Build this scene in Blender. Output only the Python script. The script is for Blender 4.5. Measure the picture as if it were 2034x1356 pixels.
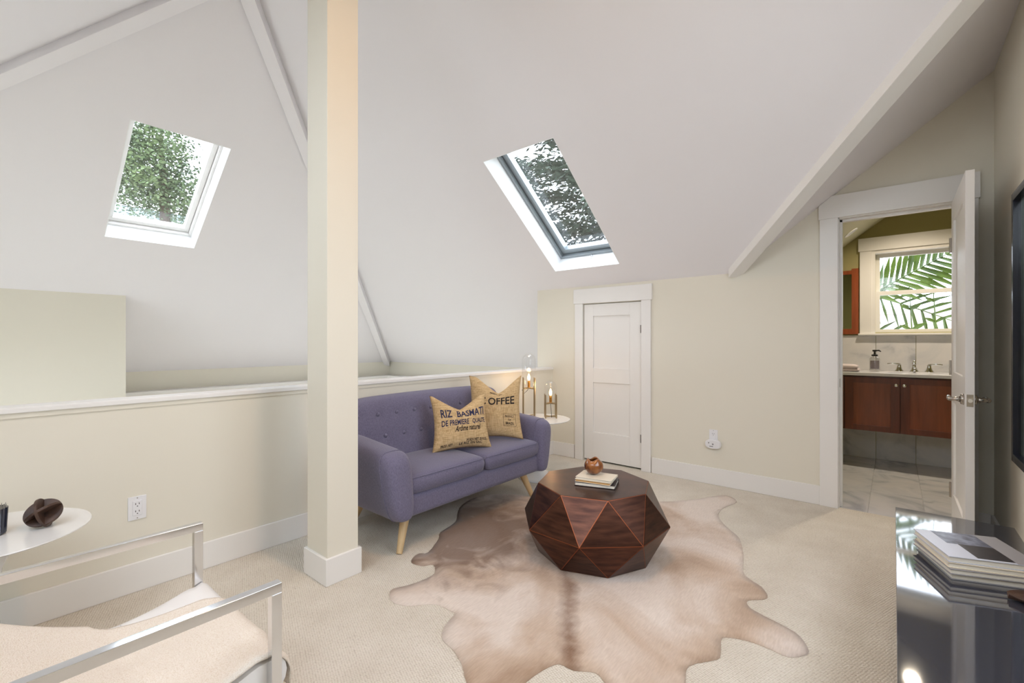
import bpy, bmesh, math, random
from math import sin, cos, pi, sqrt, radians, hypot
from mathutils import Vector, Matrix, noise
from mathutils.geometry import delaunay_2d_cdt

# ------------------------------------------------------------------ reset
for o in list(bpy.data.objects):
    bpy.data.objects.remove(o, do_unlink=True)
scene = bpy.context.scene
COL = scene.collection
R = radians

# ------------------------------------------------------------------ camera (level, 16 mm on a full frame)
cam_d = bpy.data.cameras.new('camera')
cam_d.sensor_width = 36.0
cam_d.lens = 910.0 / 2034.0 * 36.0
cam_d.clip_start = 0.02
cam = bpy.data.objects.new('camera', cam_d)
COL.objects.link(cam)
cam.location = (0, 0, 1.16)
cam.rotation_euler = (R(90), 0, R(-50.2))
scene.camera = cam

# ------------------------------------------------------------------ sky and exposure
world = bpy.data.worlds.new('overcast_sky')
scene.world = world
world.use_nodes = True
bg = world.node_tree.nodes['Background']
bg.inputs[0].default_value = (0.915, 0.945, 1.06, 1)
bg.inputs[1].default_value = 6.0
vs = scene.view_settings
vs.view_transform = 'Standard'
vs.look = 'None'
vs.exposure = 0.27
vs.gamma = 1.0
vs.use_curve_mapping = False

def area_light(name, loc, direction, sx, sy, power, color, portal=False):
    d = bpy.data.lights.new(name, 'AREA')
    d.shape = 'RECTANGLE'; d.size = sx; d.size_y = sy
    d.energy = power; d.color = color
    if portal:
        d.cycles.is_portal = True
    o = bpy.data.objects.new(name, d)
    COL.objects.link(o)
    o.location = loc
    o.rotation_euler = Vector(direction).to_track_quat('-Z', 'Y').to_euler()
    return o

# the soft daylight of the skylights and the added unseen windows comes from the sky itself;
# portals only steer the sampling into the openings
KP = 0.745                                   # roof pitch, all slopes
N1 = Vector((KP, 0, 1)).normalized(); N2 = Vector((0, KP, 1)).normalized(); N4 = Vector((-KP, 0, 1)).normalized()

# ------------------------------------------------------------------ helpers
def lin(c):
    return tuple(((v / 255.0) / 12.92 if v / 255.0 <= 0.04045 else ((v / 255.0 + 0.055) / 1.055) ** 2.4) for v in c)

MATS = {}
def mat(name, rgb, rough=0.5, metal=0.0, spec=0.5, noise_amt=0.0, noise_scale=8.0, bump=0.0, bump_scale=60.0,
        coat=0.0, sheen=0.0, stretch=None, rgb2=None, transmission=0.0, emis=None, estr=0.0):
    m = bpy.data.materials.new(name)
    m.use_nodes = True
    nt = m.node_tree
    b = nt.nodes['Principled BSDF']
    c = lin(rgb)
    b.inputs['Base Color'].default_value = (*c, 1)
    b.inputs['Roughness'].default_value = rough
    b.inputs['Metallic'].default_value = metal
    b.inputs['Specular IOR Level'].default_value = spec
    b.inputs['Coat Weight'].default_value = coat
    b.inputs['Coat Roughness'].default_value = 0.05
    b.inputs['Sheen Weight'].default_value = sheen
    b.inputs['Transmission Weight'].default_value = transmission
    if emis:
        b.inputs['Emission Color'].default_value = (*emis, 1)
        b.inputs['Emission Strength'].default_value = estr
    if noise_amt or bump:
        tc = nt.nodes.new('ShaderNodeTexCoord')
        mp = nt.nodes.new('ShaderNodeMapping')
        if stretch:
            mp.inputs['Scale'].default_value = stretch
        nt.links.new(tc.outputs['Object'], mp.inputs['Vector'])
    if noise_amt:
        n = nt.nodes.new('ShaderNodeTexNoise')
        n.inputs['Scale'].default_value = noise_scale
        n.inputs['Detail'].default_value = 6
        nt.links.new(mp.outputs[0], n.inputs['Vector'])
        r = nt.nodes.new('ShaderNodeValToRGB')
        r.color_ramp.elements[0].position = 0.3
        r.color_ramp.elements[1].position = 0.7
        c2 = lin(rgb2) if rgb2 else tuple(v * (1 - noise_amt) for v in c)
        r.color_ramp.elements[0].color = (*c2, 1)
        r.color_ramp.elements[1].color = (*c, 1)
        nt.links.new(n.outputs['Fac'], r.inputs[0])
        nt.links.new(r.outputs[0], b.inputs['Base Color'])
    if bump:
        n2 = nt.nodes.new('ShaderNodeTexNoise')
        n2.inputs['Scale'].default_value = bump_scale
        n2.inputs['Detail'].default_value = 4
        nt.links.new(mp.outputs[0], n2.inputs['Vector'])
        bp = nt.nodes.new('ShaderNodeBump')
        bp.inputs['Strength'].default_value = bump
        bp.inputs['Distance'].default_value = 0.004
        nt.links.new(n2.outputs['Fac'], bp.inputs['Height'])
        nt.links.new(bp.outputs[0], b.inputs['Normal'])
    MATS[name] = m
    return m

def glass_mat(name, tint=(1, 1, 1), refl=0.06, edge=0.5):
    m = bpy.data.materials.new(name)
    m.use_nodes = True
    nt = m.node_tree
    nt.nodes.clear()
    out = nt.nodes.new('ShaderNodeOutputMaterial')
    mix = nt.nodes.new('ShaderNodeMixShader')
    tr = nt.nodes.new('ShaderNodeBsdfTransparent')
    tr.inputs[0].default_value = (*tint, 1)
    gl = nt.nodes.new('ShaderNodeBsdfGlossy')
    gl.inputs['Roughness'].default_value = 0.02
    lw = nt.nodes.new('ShaderNodeLayerWeight')
    lw.inputs[0].default_value = 0.25
    mr = nt.nodes.new('ShaderNodeMapRange')
    mr.inputs['To Min'].default_value = refl
    mr.inputs['To Max'].default_value = edge
    nt.links.new(lw.outputs['Facing'], mr.inputs[0])
    nt.links.new(mr.outputs[0], mix.inputs[0])
    nt.links.new(tr.outputs[0], mix.inputs[1])
    nt.links.new(gl.outputs[0], mix.inputs[2])
    nt.links.new(mix.outputs[0], out.inputs[0])
    MATS[name] = m
    return m

ORG = {}
class MB:
    """collects geometry in world coordinates and links it as ONE mesh object"""
    def __init__(s):
        s.v = []; s.f = []
    def add(s, vs_, fs):
        n = len(s.v)
        s.v += [tuple(p) for p in vs_]
        s.f += [tuple(i + n for i in f) for f in fs]
        return s
    def box(s, x0, x1, y0, y1, z0, z1):
        return s.add([(x0, y0, z0), (x1, y0, z0), (x1, y1, z0), (x0, y1, z0), (x0, y0, z1), (x1, y0, z1), (x1, y1, z1), (x0, y1, z1)],
                     [(0, 3, 2, 1), (4, 5, 6, 7), (0, 1, 5, 4), (1, 2, 6, 5), (2, 3, 7, 6), (3, 0, 4, 7)])
    def obox(s, c, ax, ay, az):
        """oriented box: centre and three half-axis vectors"""
        c = Vector(c); ax = Vector(ax); ay = Vector(ay); az = Vector(az)
        P = [c + i * ax + j * ay + k * az for k in (-1, 1) for (i, j) in ((-1, -1), (1, -1), (1, 1), (-1, 1))]
        return s.add(P, [(0, 3, 2, 1), (4, 5, 6, 7), (0, 1, 5, 4), (1, 2, 6, 5), (2, 3, 7, 6), (3, 0, 4, 7)])
    def bar(s, a, b, w, h, up=(0, 0, 1)):
        a = Vector(a); b = Vector(b); d = (b - a)
        up = Vector(up); side = d.cross(up).normalized(); u2 = side.cross(d).normalized()
        return s.obox((a + b) / 2, d / 2, side * w / 2, u2 * h / 2)
    def tube(s, pts, r, n=10, cap=True):
        pts = [Vector(p) for p in pts]
        rs = r if isinstance(r, (list, tuple)) else [r] * len(pts)
        rings = []
        prev = None
        for i, p in enumerate(pts):
            t = (pts[min(i + 1, len(pts) - 1)] - pts[max(i - 1, 0)]).normalized()
            if prev is None:
                a = t.cross(Vector((0, 0, 1)))
                if a.length < 1e-3: a = t.cross(Vector((1, 0, 0)))
                a.normalize()
            else:
                a = (prev - t * prev.dot(t)).normalized()
            prev = a
            b = t.cross(a)
            rings.append([p + rs[i] * (cos(2 * pi * k / n) * a + sin(2 * pi * k / n) * b) for k in range(n)])
        s.loft(rings, cap)
        return s
    def loft(s, rings, cap=True, closed=True):
        n = len(rings[0]); V = [p for r in rings for p in r]; F = []
        for i in range(len(rings) - 1):
            for k in range(n if closed else n - 1):
                k2 = (k + 1) % n
                F.append((i * n + k, i * n + k2, (i + 1) * n + k2, (i + 1) * n + k))
        if cap:
            F.append(tuple(reversed(range(n)))); F.append(tuple((len(rings) - 1) * n + k for k in range(n)))
        return s.add(V, F)
    def lathe(s, c, prof, n=32, cap=True, sx=1, sy=1):
        c = Vector(c)
        rings = [[c + Vector((r * sx * cos(2 * pi * k / n), r * sy * sin(2 * pi * k / n), z)) for k in range(n)] for r, z in prof]
        return s.loft(rings, cap)
    def grid(s, fn, nu, nv):
        V = [fn(i / nu, j / nv) for j in range(nv + 1) for i in range(nu + 1)]
        F = [(j * (nu + 1) + i, j * (nu + 1) + i + 1, (j + 1) * (nu + 1) + i + 1, (j + 1) * (nu + 1) + i) for j in range(nv) for i in range(nu)]
        return s.add(V, F)
    def build(s, name, m, parent=None, smooth=False, bevel=0, seg=2, sub=0, org=None, fix=True, merge=False):
        me = bpy.data.meshes.new(name)
        if parent is not None:
            o0 = ORG[parent.name]
        elif org is not None:
            o0 = Vector(org)
        else:
            xs = [p[0] for p in s.v]; ys = [p[1] for p in s.v]; zs = [p[2] for p in s.v]
            o0 = Vector(((min(xs) + max(xs)) / 2, (min(ys) + max(ys)) / 2, min(zs)))
        me.from_pydata([(p[0] - o0.x, p[1] - o0.y, p[2] - o0.z) for p in s.v], [], s.f)
        if fix or merge:
            bm = bmesh.new(); bm.from_mesh(me)
            if merge: bmesh.ops.remove_doubles(bm, verts=bm.verts, dist=1e-5)
            if fix: bmesh.ops.recalc_face_normals(bm, faces=bm.faces)
            bm.to_mesh(me); bm.free()
        if smooth:
            for p in me.polygons: p.use_smooth = True
        me.materials.append(MATS[m] if isinstance(m, str) else m)
        o = bpy.data.objects.new(name, me)
        COL.objects.link(o)
        if parent is not None:
            o.parent = parent
        else:
            o.location = o0
        ORG[o.name] = o0
        if bevel:
            bv = o.modifiers.new('bevel', 'BEVEL'); bv.width = bevel; bv.segments = seg; bv.limit_method = 'ANGLE'; bv.angle_limit = R(40)
            if seg > 1 and not smooth:
                for p in me.polygons: p.use_smooth = True
                wn = o.modifiers.new('wn', 'WEIGHTED_NORMAL'); wn.keep_sharp = True
        if sub:
            sm = o.modifiers.new('sub', 'SUBSURF'); sm.levels = sub; sm.render_levels = sub
        return o

def thing(name, loc, label, cat, group=None):
    o = bpy.data.objects.new(name, None)
    COL.objects.link(o)
    o.location = loc; o.empty_display_size = 0.1
    ORG[o.name] = Vector(loc)
    o['label'] = label; o['category'] = cat
    if group: o['group'] = group
    return o
def tag(o, label, cat, group=None):
    o['label'] = label; o['category'] = cat
    if group: o['group'] = group
    return o
def struct(o, label=None, cat=None):
    o['kind'] = 'structure'
    if label: o['label'] = label
    if cat: o['category'] = cat
    return o
def sempty(name, loc, label=None, cat=None):
    o = bpy.data.objects.new(name, None); COL.objects.link(o); o.location = loc; ORG[o.name] = Vector(loc)
    return struct(o, label, cat)

def inside(p, poly):
    c = False; n = len(poly)
    for i in range(n):
        a = poly[i]; b = poly[i - 1]
        if (a[1] > p[1]) != (b[1] > p[1]) and p[0] < (b[0] - a[0]) * (p[1] - a[1]) / (b[1] - a[1]) + a[0]:
            c = not c
    return c

def prism(mb, poly, holes, low, high):
    """polygon with holes: low(p2) and high(p2) give the two faces; hole sides are closed too"""
    V = [Vector(p) for p in poly]; E = []
    n = len(poly); E += [(i, (i + 1) % n) for i in range(n)]
    for h in holes:
        b = len(V); V += [Vector(p) for p in h]; E += [(b + i, b + (i + 1) % len(h)) for i in range(len(h))]
    vo, eo, fo = delaunay_2d_cdt(V, E, [], 0, 1e-6)[:3]
    tri = []
    for f in fo:
        c = sum((vo[i] for i in f), Vector((0, 0))) / len(f)
        if inside(c, poly) and not any(inside(c, h) for h in holes):
            tri.append(tuple(f))
    mb.add([low(p) for p in vo], tri)
    mb.add([high(p) for p in vo], [tuple(reversed(t)) for t in tri])
    for loop in [poly] + list(holes):
        m = len(loop)
        mb.add([low(p) for p in loop] + [high(p) for p in loop], [(i, (i + 1) % m, m + (i + 1) % m, m + i) for i in range(m)])
    return mb

def rect(a0, a1, b0, b1):
    return [(a0, b0), (a1, b0), (a1, b1), (a0, b1)]

def cushion(fn_point, nu, nv, border):
    """closed pillow from front and back height maps; fn_point(a,b,side) with a,b in -1..1, side +1 front -1 back"""
    mb = MB()
    for side in (1, -1):
        mb.grid(lambda u, v: fn_point(2 * u - 1, 2 * v - 1, side), nu, nv)
    return mb

# ------------------------------------------------------------------ materials
mat('wall_beige', (233, 228, 213), 0.75, spec=0.25, bump=0.04, bump_scale=120)
mat('ceiling_white', (242, 239, 241), 0.8, spec=0.2)
mat('trim_white', (240, 238, 234), 0.4, spec=0.4)
mat('reveal_white', (246, 247, 247), 0.5)
mat('bath_green', (174, 166, 118), 0.7, spec=0.25)
mat('bath_ceiling', (196, 192, 160), 0.7, spec=0.25)
mat('chrome', (225, 226, 228), 0.12, 1.0)
mat('nickel', (178, 172, 164), 0.22, 1.0)
mat('alu_grey', (158, 166, 170), 0.35, 0.5)
mat('gap_shade', (20, 18, 16), 0.9)  # near-black colour painted in place of the closet's shade
mat('white_plastic', (238, 238, 240), 0.35)
mat('slot_dark', (40, 38, 38), 0.6)
mat('tulip_white', (238, 238, 236), 0.22, coat=0.3)
mat('leather_white', (240, 238, 236), 0.4, spec=0.45, bump=0.15, bump_scale=90)
mat('brass', (190, 172, 138), 0.4, 1.0)
mat('copper_edge', (160, 92, 62), 0.4, 1.0)
mat('gold_socket', (206, 150, 70), 0.35, 0.9)
mat('black_lacquer', (62, 64, 74), 0.05, spec=0.8, coat=1.0)
mat('black_frame', (26, 30, 42), 0.25, coat=0.4)
mat('page', (236, 230, 216), 0.8)
mat('leg_wood', (222, 190, 142), 0.45, noise_amt=0.2, noise_scale=6, stretch=(6, 6, 0.6))
mat('cherry_light', (142, 76, 46), 0.35, noise_amt=0.3, noise_scale=5, stretch=(8, 8, 0.7), coat=0.25)
mat('cherry', (112, 56, 36), 0.35, noise_amt=0.35, noise_scale=5, stretch=(8, 8, 0.7), coat=0.25)
mat('cherry_dark', (96, 46, 30), 0.35, noise_amt=0.4, noise_scale=5, stretch=(8, 8, 0.7), coat=0.25)
mat('orange_wood', (158, 78, 38), 0.35, noise_amt=0.3, noise_scale=5, stretch=(8, 8, 0.7), coat=0.25)
mat('burl', (176, 110, 52), 0.2, noise_amt=0.7, noise_scale=22, rgb2=(84, 38, 18), coat=0.6)
mat('dark_burl', (86, 62, 48), 0.5, noise_amt=0.5, noise_scale=30, rgb2=(50, 34, 28), bump=0.2, bump_scale=80)
mat('dark_glass', (44, 48, 62), 0.12, coat=0.7)
mat('succulent', (150, 146, 136), 0.8)
mat('towel', (214, 200, 196), 0.95, bump=0.6, bump_scale=220)
mat('soap_liquid', (150, 140, 148), 0.15, spec=0.6)
mat('black_plastic', (22, 20, 20), 0.35)
mat('ink_blue', (44, 46, 78), 0.9)
mat('ink_black', (48, 40, 36), 0.9)
mat('ink_faded', (120, 106, 96), 0.9)
mat('mirror', (170, 176, 160), 0.04, 1.0)
mat('leaf_green', (104, 122, 78), 0.5, noise_amt=0.5, noise_scale=1.2, rgb2=(58, 80, 58))
mat('conifer_green', (48, 66, 50), 0.6, noise_amt=0.5, noise_scale=1.5, rgb2=(24, 38, 32))
mat('bark', (84, 70, 58), 0.9, bump=0.5, bump_scale=20)
mat('palm_green', (84, 108, 36), 0.35, noise_amt=0.5, noise_scale=5, rgb2=(34, 58, 22))
mat('palm_stem', (104, 112, 52), 0.5)
mat('ground_grey', (186, 184, 178), 0.9)
mat('roof_blue', (120, 140, 148), 0.7)
mat('pale_brick', (226, 208, 204), 0.9)
mat('book_dark', (46, 44, 50), 0.4)
mat('book_cream', (226, 216, 196), 0.6)
mat('book_grey', (150, 148, 150), 0.4)
mat('book_cover', (196, 200, 212), 0.35)
mat('kraft', (206, 160, 100), 0.8)
mat('wire', (30, 26, 24), 0.5)
mat('cord_dark', (60, 46, 36), 0.5)
glass_mat('pane_glass', (0.95, 0.98, 0.98), 0.04, 0.35)
glass_mat('dome_glass', (0.985, 0.985, 0.985), 0.025, 0.40)
glass_mat('bottle_glass', (0.9, 0.9, 0.9), 0.06, 0.6)
mat('filament', (255, 190, 110), 0.5, emis=(1.0, 0.62, 0.28), estr=45)
mat('bulb_glow', (255, 200, 130), 0.3, emis=(1.0, 0.66, 0.34), estr=7)
mat('lamp_lens', (255, 240, 215), 0.5, emis=(1.0, 0.84, 0.62), estr=6)

def node_mat(name):
    m = bpy.data.materials.new(name); m.use_nodes = True
    MATS[name] = m
    nt = m.node_tree
    return nt, nt.nodes['Principled BSDF'], (lambda t: nt.nodes.new(t)), nt.links.new

def ramp(nt, stops):
    r = nt.nodes.new('ShaderNodeValToRGB')
    e = r.color_ramp.elements
    while len(e) < len(stops): e.new(0.5)
    for i, (p, c) in enumerate(stops):
        e[i].position = p; e[i].color = (*lin(c), 1)
    return r

# carpet: nubbly loop pile
nt, b, N, L = node_mat('carpet')
tc = N('ShaderNodeTexCoord'); mp = N('ShaderNodeMapping'); mp.inputs['Rotation'].default_value = (0, 0, R(20))
L(tc.outputs['Object'], mp.inputs[0])
vo = N('ShaderNodeTexVoronoi'); vo.inputs['Scale'].default_value = 112; vo.inputs['Randomness'].default_value = 0.28
L(mp.outputs[0], vo.inputs['Vector'])
no = N('ShaderNodeTexNoise'); no.inputs['Scale'].default_value = 5; no.inputs['Detail'].default_value = 5
L(tc.outputs['Object'], no.inputs['Vector'])
r1 = ramp(nt, [(0.0, (242, 237, 226)), (0.55, (226, 218, 204)), (1.0, (156, 144, 128))])
L(vo.outputs['Distance'], r1.inputs[0])
mx = N('ShaderNodeMix'); mx.data_type = 'RGBA'; mx.blend_type = 'MULTIPLY'; mx.inputs[0].default_value = 0.35
r2 = ramp(nt, [(0.3, (214, 206, 196)), (0.7, (255, 255, 255))])
L(no.outputs['Fac'], r2.inputs[0]); L(r1.outputs[0], mx.inputs[6]); L(r2.outputs[0], mx.inputs[7])
L(mx.outputs[2], b.inputs['Base Color'])
bp = N('ShaderNodeBump'); bp.inputs['Strength'].default_value = 0.8; bp.inputs['Distance'].default_value = 0.006; bp.invert = True
L(vo.outputs['Distance'], bp.inputs['Height']); L(bp.outputs[0], b.inputs['Normal'])
b.inputs['Roughness'].default_value = 0.95; b.inputs['Specular IOR Level'].default_value = 0.1

# marble
nt, b, N, L = node_mat('marble')
tc = N('ShaderNodeTexCoord'); no = N('ShaderNodeTexNoise'); no.inputs['Scale'].default_value = 3.5; no.inputs['Detail'].default_value = 9; no.inputs['Distortion'].default_value = 1.2
oi = N('ShaderNodeObjectInfo'); va = N('ShaderNodeVectorMath'); va.operation = 'ADD'
mu = N('ShaderNodeMath'); mu.operation = 'MULTIPLY'; mu.inputs[1].default_value = 17
L(oi.outputs['Random'], mu.inputs[0]); L(tc.outputs['Object'], va.inputs[0]); L(mu.outputs[0], va.inputs[1]); L(va.outputs[0], no.inputs['Vector'])
r1 = ramp(nt, [(0.30, (176, 178, 184)), (0.46, (212, 212, 214)), (0.62, (222, 220, 220))])
L(no.outputs['Fac'], r1.inputs[0]); L(r1.outputs[0], b.inputs['Base Color']); b.inputs['Roughness'].default_value = 0.2

# sofa fabric: woven blue violet
nt, b, N, L = node_mat('sofa_fabric')
tc = N('ShaderNodeTexCoord')
w1 = N('ShaderNodeTexNoise'); w1.inputs['Scale'].default_value = 350
mp1 = N('ShaderNodeMapping'); mp1.inputs['Scale'].default_value = (1, 1, 0.25); L(tc.outputs['Object'], mp1.inputs[0]); L(mp1.outputs[0], w1.inputs['Vector'])
r1 = ramp(nt, [(0.3, (101, 98, 121)), (0.7, (125, 120, 143))])
L(w1.outputs['Fac'], r1.inputs[0]); L(r1.outputs[0], b.inputs['Base Color'])
bp = N('ShaderNodeBump'); bp.inputs['Strength'].default_value = 0.25; bp.inputs['Distance'].default_value = 0.002
L(w1.outputs['Fac'], bp.inputs['Height']); L(bp.outputs[0], b.inputs['Normal'])
b.inputs['Roughness'].default_value = 0.9; b.inputs['Sheen Weight'].default_value = 0.25; b.inputs['Specular IOR Level'].default_value = 0.15

# burlap
nt, b, N, L = node_mat('burlap')
tc = N('ShaderNodeTexCoord')
mpa = N('ShaderNodeMapping'); mpa.inputs['Scale'].default_value = (1, 1, 0.06); mpb = N('ShaderNodeMapping'); mpb.inputs['Scale'].default_value = (0.08, 0.08, 1)
na = N('ShaderNodeTexNoise'); na.inputs['Scale'].default_value = 260; nb = N('ShaderNodeTexNoise'); nb.inputs['Scale'].default_value = 260
L(tc.outputs['Object'], mpa.inputs[0]); L(tc.outputs['Object'], mpb.inputs[0]); L(mpa.outputs[0], na.inputs['Vector']); L(mpb.outputs[0], nb.inputs['Vector'])
ad = N('ShaderNodeMath'); ad.operation = 'ADD'; L(na.outputs['Fac'], ad.inputs[0]); L(nb.outputs['Fac'], ad.inputs[1])
ml = N('ShaderNodeMath'); ml.operation = 'MULTIPLY'; ml.inputs[1].default_value = 0.5; L(ad.outputs[0], ml.inputs[0])
r1 = ramp(nt, [(0.36, (182, 150, 106)), (0.62, (222, 194, 150))])
L(ml.outputs[0], r1.inputs[0]); L(r1.outputs[0], b.inputs['Base Color'])
bp = N('ShaderNodeBump'); bp.inputs['Strength'].default_value = 0.4; bp.inputs['Distance'].default_value = 0.003
L(ml.outputs[0], bp.inputs['Height']); L(bp.outputs[0], b.inputs['Normal']); b.inputs['Roughness'].default_value = 0.95; b.inputs['Specular IOR Level'].default_value = 0.1

# cream throw: woven cotton
nt, b, N, L = node_mat('throw_cotton')
tc = N('ShaderNodeTexCoord'); vo = N('ShaderNodeTexVoronoi'); vo.inputs['Scale'].default_value = 330; L(tc.outputs['Object'], vo.inputs['Vector'])
r1 = ramp(nt, [(0.0, (244, 236, 226)), (1.0, (222, 208, 190))]); L(vo.outputs['Distance'], r1.inputs[0]); L(r1.outputs[0], b.inputs['Base Color'])
bp = N('ShaderNodeBump'); bp.inputs['Strength'].default_value = 0.4; bp.inputs['Distance'].default_value = 0.003; bp.invert = True
L(vo.outputs['Distance'], bp.inputs['Height']); L(bp.outputs[0], b.inputs['Normal']); b.inputs['Roughness'].default_value = 0.95

# dark brushed copper of the facetted table
nt, b, N, L = node_mat('dark_copper')
tc = N('ShaderNodeTexCoord'); mp = N('ShaderNodeMapping'); mp.inputs['Scale'].default_value = (2, 2, 14); L(tc.outputs['Object'], mp.inputs[0])
no = N('ShaderNodeTexNoise'); no.inputs['Scale'].default_value = 4; no.inputs['Detail'].default_value = 6; L(mp.outputs[0], no.inputs['Vector'])
r1 = ramp(nt, [(0.3, (62, 40, 34)), (0.7, (98, 64, 50))]); L(no.outputs['Fac'], r1.inputs[0]); L(r1.outputs[0], b.inputs['Base Color'])
b.inputs['Metallic'].default_value = 0.85; b.inputs['Roughness'].default_value = 0.3

# cowhide: cream ground, tan cloud, brown dorsal line
nt, b, N, L = node_mat('cowhide')
tc = N('ShaderNodeTexCoord')
no = N('ShaderNodeTexNoise'); no.inputs['Scale'].default_value = 2.0; no.inputs['Detail'].default_value = 6; no.inputs['Distortion'].default_value = 0.6
L(tc.outputs['Object'], no.inputs['Vector'])
r1 = ramp(nt, [(0.30, (172, 144, 120)), (0.44, (206, 184, 164)), (0.60, (230, 217, 206))])
L(no.outputs['Fac'], r1.inputs[0])
# dorsal line runs along the hide's own length (direction 0.826, 0.564 through the hide)
dp = N('ShaderNodeVectorMath'); dp.operation = 'DOT_PRODUCT'; dp.inputs[1].default_value = (-0.564, 0.826, 0)
n3 = N('ShaderNodeTexNoise'); n3.inputs['Scale'].default_value = 3.0; L(tc.outputs['Object'], n3.inputs['Vector'])
L(tc.outputs['Object'], dp.inputs[0])
s1 = N('ShaderNodeMath'); s1.operation = 'SUBTRACT'; s1.inputs[1].default_value = 0.0
L(dp.outputs['Value'], s1.inputs[0])
s2 = N('ShaderNodeMath'); s2.operation = 'MULTIPLY_ADD'; s2.inputs[1].default_value = 0.10; s2.inputs[2].default_value = -0.05
L(n3.outputs['Fac'], s2.inputs[0])
s3 = N('ShaderNodeMath'); s3.operation = 'ADD'; L(s1.outputs[0], s3.inputs[0]); L(s2.outputs[0], s3.inputs[1])
ab = N('ShaderNodeMath'); ab.operation = 'ABSOLUTE'; L(s3.outputs[0], ab.inputs[0])
n4 = N('ShaderNodeTexNoise'); n4.inputs['Scale'].default_value = 26; n4.inputs['Detail'].default_value = 5; L(tc.outputs['Object'], n4.inputs['Vector'])
mm = N('ShaderNodeMath'); mm.operation = 'MULTIPLY_ADD'; mm.inputs[1].default_value = 0.05; L(n4.outputs['Fac'], mm.inputs[0]); L(ab.outputs[0], mm.inputs[2])
r2 = N('ShaderNodeMapRange'); r2.inputs['From Min'].default_value = 0.028; r2.inputs['From Max'].default_value = 0.075; r2.inputs['To Min'].default_value = 0.9; r2.inputs['To Max'].default_value = 0.0
L(mm.outputs[0], r2.inputs[0])
n6 = N('ShaderNodeTexNoise'); n6.inputs['Scale'].default_value = 6.0; n6.inputs['Detail'].default_value = 4; L(tc.outputs['Object'], n6.inputs['Vector'])
m6 = N('ShaderNodeMapRange'); m6.inputs['From Min'].default_value = 0.35; m6.inputs['From Max'].default_value = 0.6; m6.inputs['To Min'].default_value = 0.5; m6.inputs['To Max'].default_value = 1.0; L(n6.outputs['Fac'], m6.inputs[0])
m7 = N('ShaderNodeMath'); m7.operation = 'MULTIPLY'; L(r2.outputs[0], m7.inputs[0]); L(m6.outputs[0], m7.inputs[1])
mx = N('ShaderNodeMix'); mx.data_type = 'RGBA'; L(m7.outputs[0], mx.inputs[0]); L(r1.outputs[0], mx.inputs[6]); mx.inputs[7].default_value = (*lin((128, 94, 70)), 1)
# grey brown flank at the far end by the sofa
sp = N('ShaderNodeSeparateXYZ'); L(tc.outputs['Object'], sp.inputs[0])
fl = N('ShaderNodeVectorMath'); fl.operation = 'DISTANCE'; fl.inputs[1].default_value = (0.10, 0.80, 0); L(tc.outputs['Object'], fl.inputs[0])
n5 = N('ShaderNodeTexNoise'); n5.inputs['Scale'].default_value = 5; n5.inputs['Detail'].default_value = 7; n5.inputs['Distortion'].default_value = 1.5; L(tc.outputs['Object'], n5.inputs['Vector'])
f2 = N('ShaderNodeMath'); f2.operation = 'MULTIPLY_ADD'; f2.inputs[1].default_value = -0.9; L(n5.outputs['Fac'], f2.inputs[0]); L(fl.outputs['Value'], f2.inputs[2])
r3 = N('ShaderNodeMapRange'); r3.inputs['From Min'].default_value = -0.15; r3.inputs['From Max'].default_value = 0.22; r3.inputs['To Min'].default_value = 0.8; r3.inputs['To Max'].default_value = 0.0; L(f2.outputs[0], r3.inputs[0])
mx2 = N('ShaderNodeMix'); mx2.data_type = 'RGBA'; L(r3.outputs[0], mx2.inputs[0]); L(mx.outputs[2], mx2.inputs[6]); mx2.inputs[7].default_value = (*lin((116, 88, 70)), 1)
# fine hair
mph = N('ShaderNodeMapping'); mph.inputs['Rotation'].default_value = (0, 0, R(-34)); mph.inputs['Scale'].default_value = (25, 160, 1); L(tc.outputs['Object'], mph.inputs[0])
nh = N('ShaderNodeTexNoise'); nh.inputs['Scale'].default_value = 1.0; nh.inputs['Detail'].default_value = 4; L(mph.outputs[0], nh.inputs['Vector'])
mx3 = N('ShaderNodeMix'); mx3.data_type = 'RGBA'; mx3.blend_type = 'MULTIPLY'; mx3.inputs[0].default_value = 0.35
rh = ramp(nt, [(0.3, (205, 200, 196)), (0.7, (255, 255, 255))]); L(nh.outputs['Fac'], rh.inputs[0]); L(mx2.outputs[2], mx3.inputs[6]); L(rh.outputs[0], mx3.inputs[7])
L(mx3.outputs[2], b.inputs['Base Color'])
bp = N('ShaderNodeBump'); bp.inputs['Strength'].default_value = 0.35; bp.inputs['Distance'].default_value = 0.003
L(nh.outputs['Fac'], bp.inputs['Height']); L(bp.outputs[0], b.inputs['Normal'])
b.inputs['Roughness'].default_value = 0.75; b.inputs['Sheen Weight'].default_value = 0.2; b.inputs['Specular IOR Level'].default_value = 0.2

# ================================================================== STRUCTURE
XW = 3.91            # wall with the two doors
YP = 2.71            # half wall
YR = -0.457          # wall at the right
XF, YF, ZL = 5.143, 7.277, 0.782   # foot of the east and north slopes over the stairwell
XR = 1.22            # ridge
YA = YF - (XF - XR); ZA = ZL + KP * (XF - XR)
XB = 5.80            # far wall of the bathroom
XK = -1.55           # west knee wall, behind the camera
def z1(x): return 1.70 + KP * (3.91 - x)
def z2(y): return ZL + KP * (YF - y)
def z3(y): return 1.70 + KP * (0.971 - y)
def z4(x): return ZA - KP * (XR - x)

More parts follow.
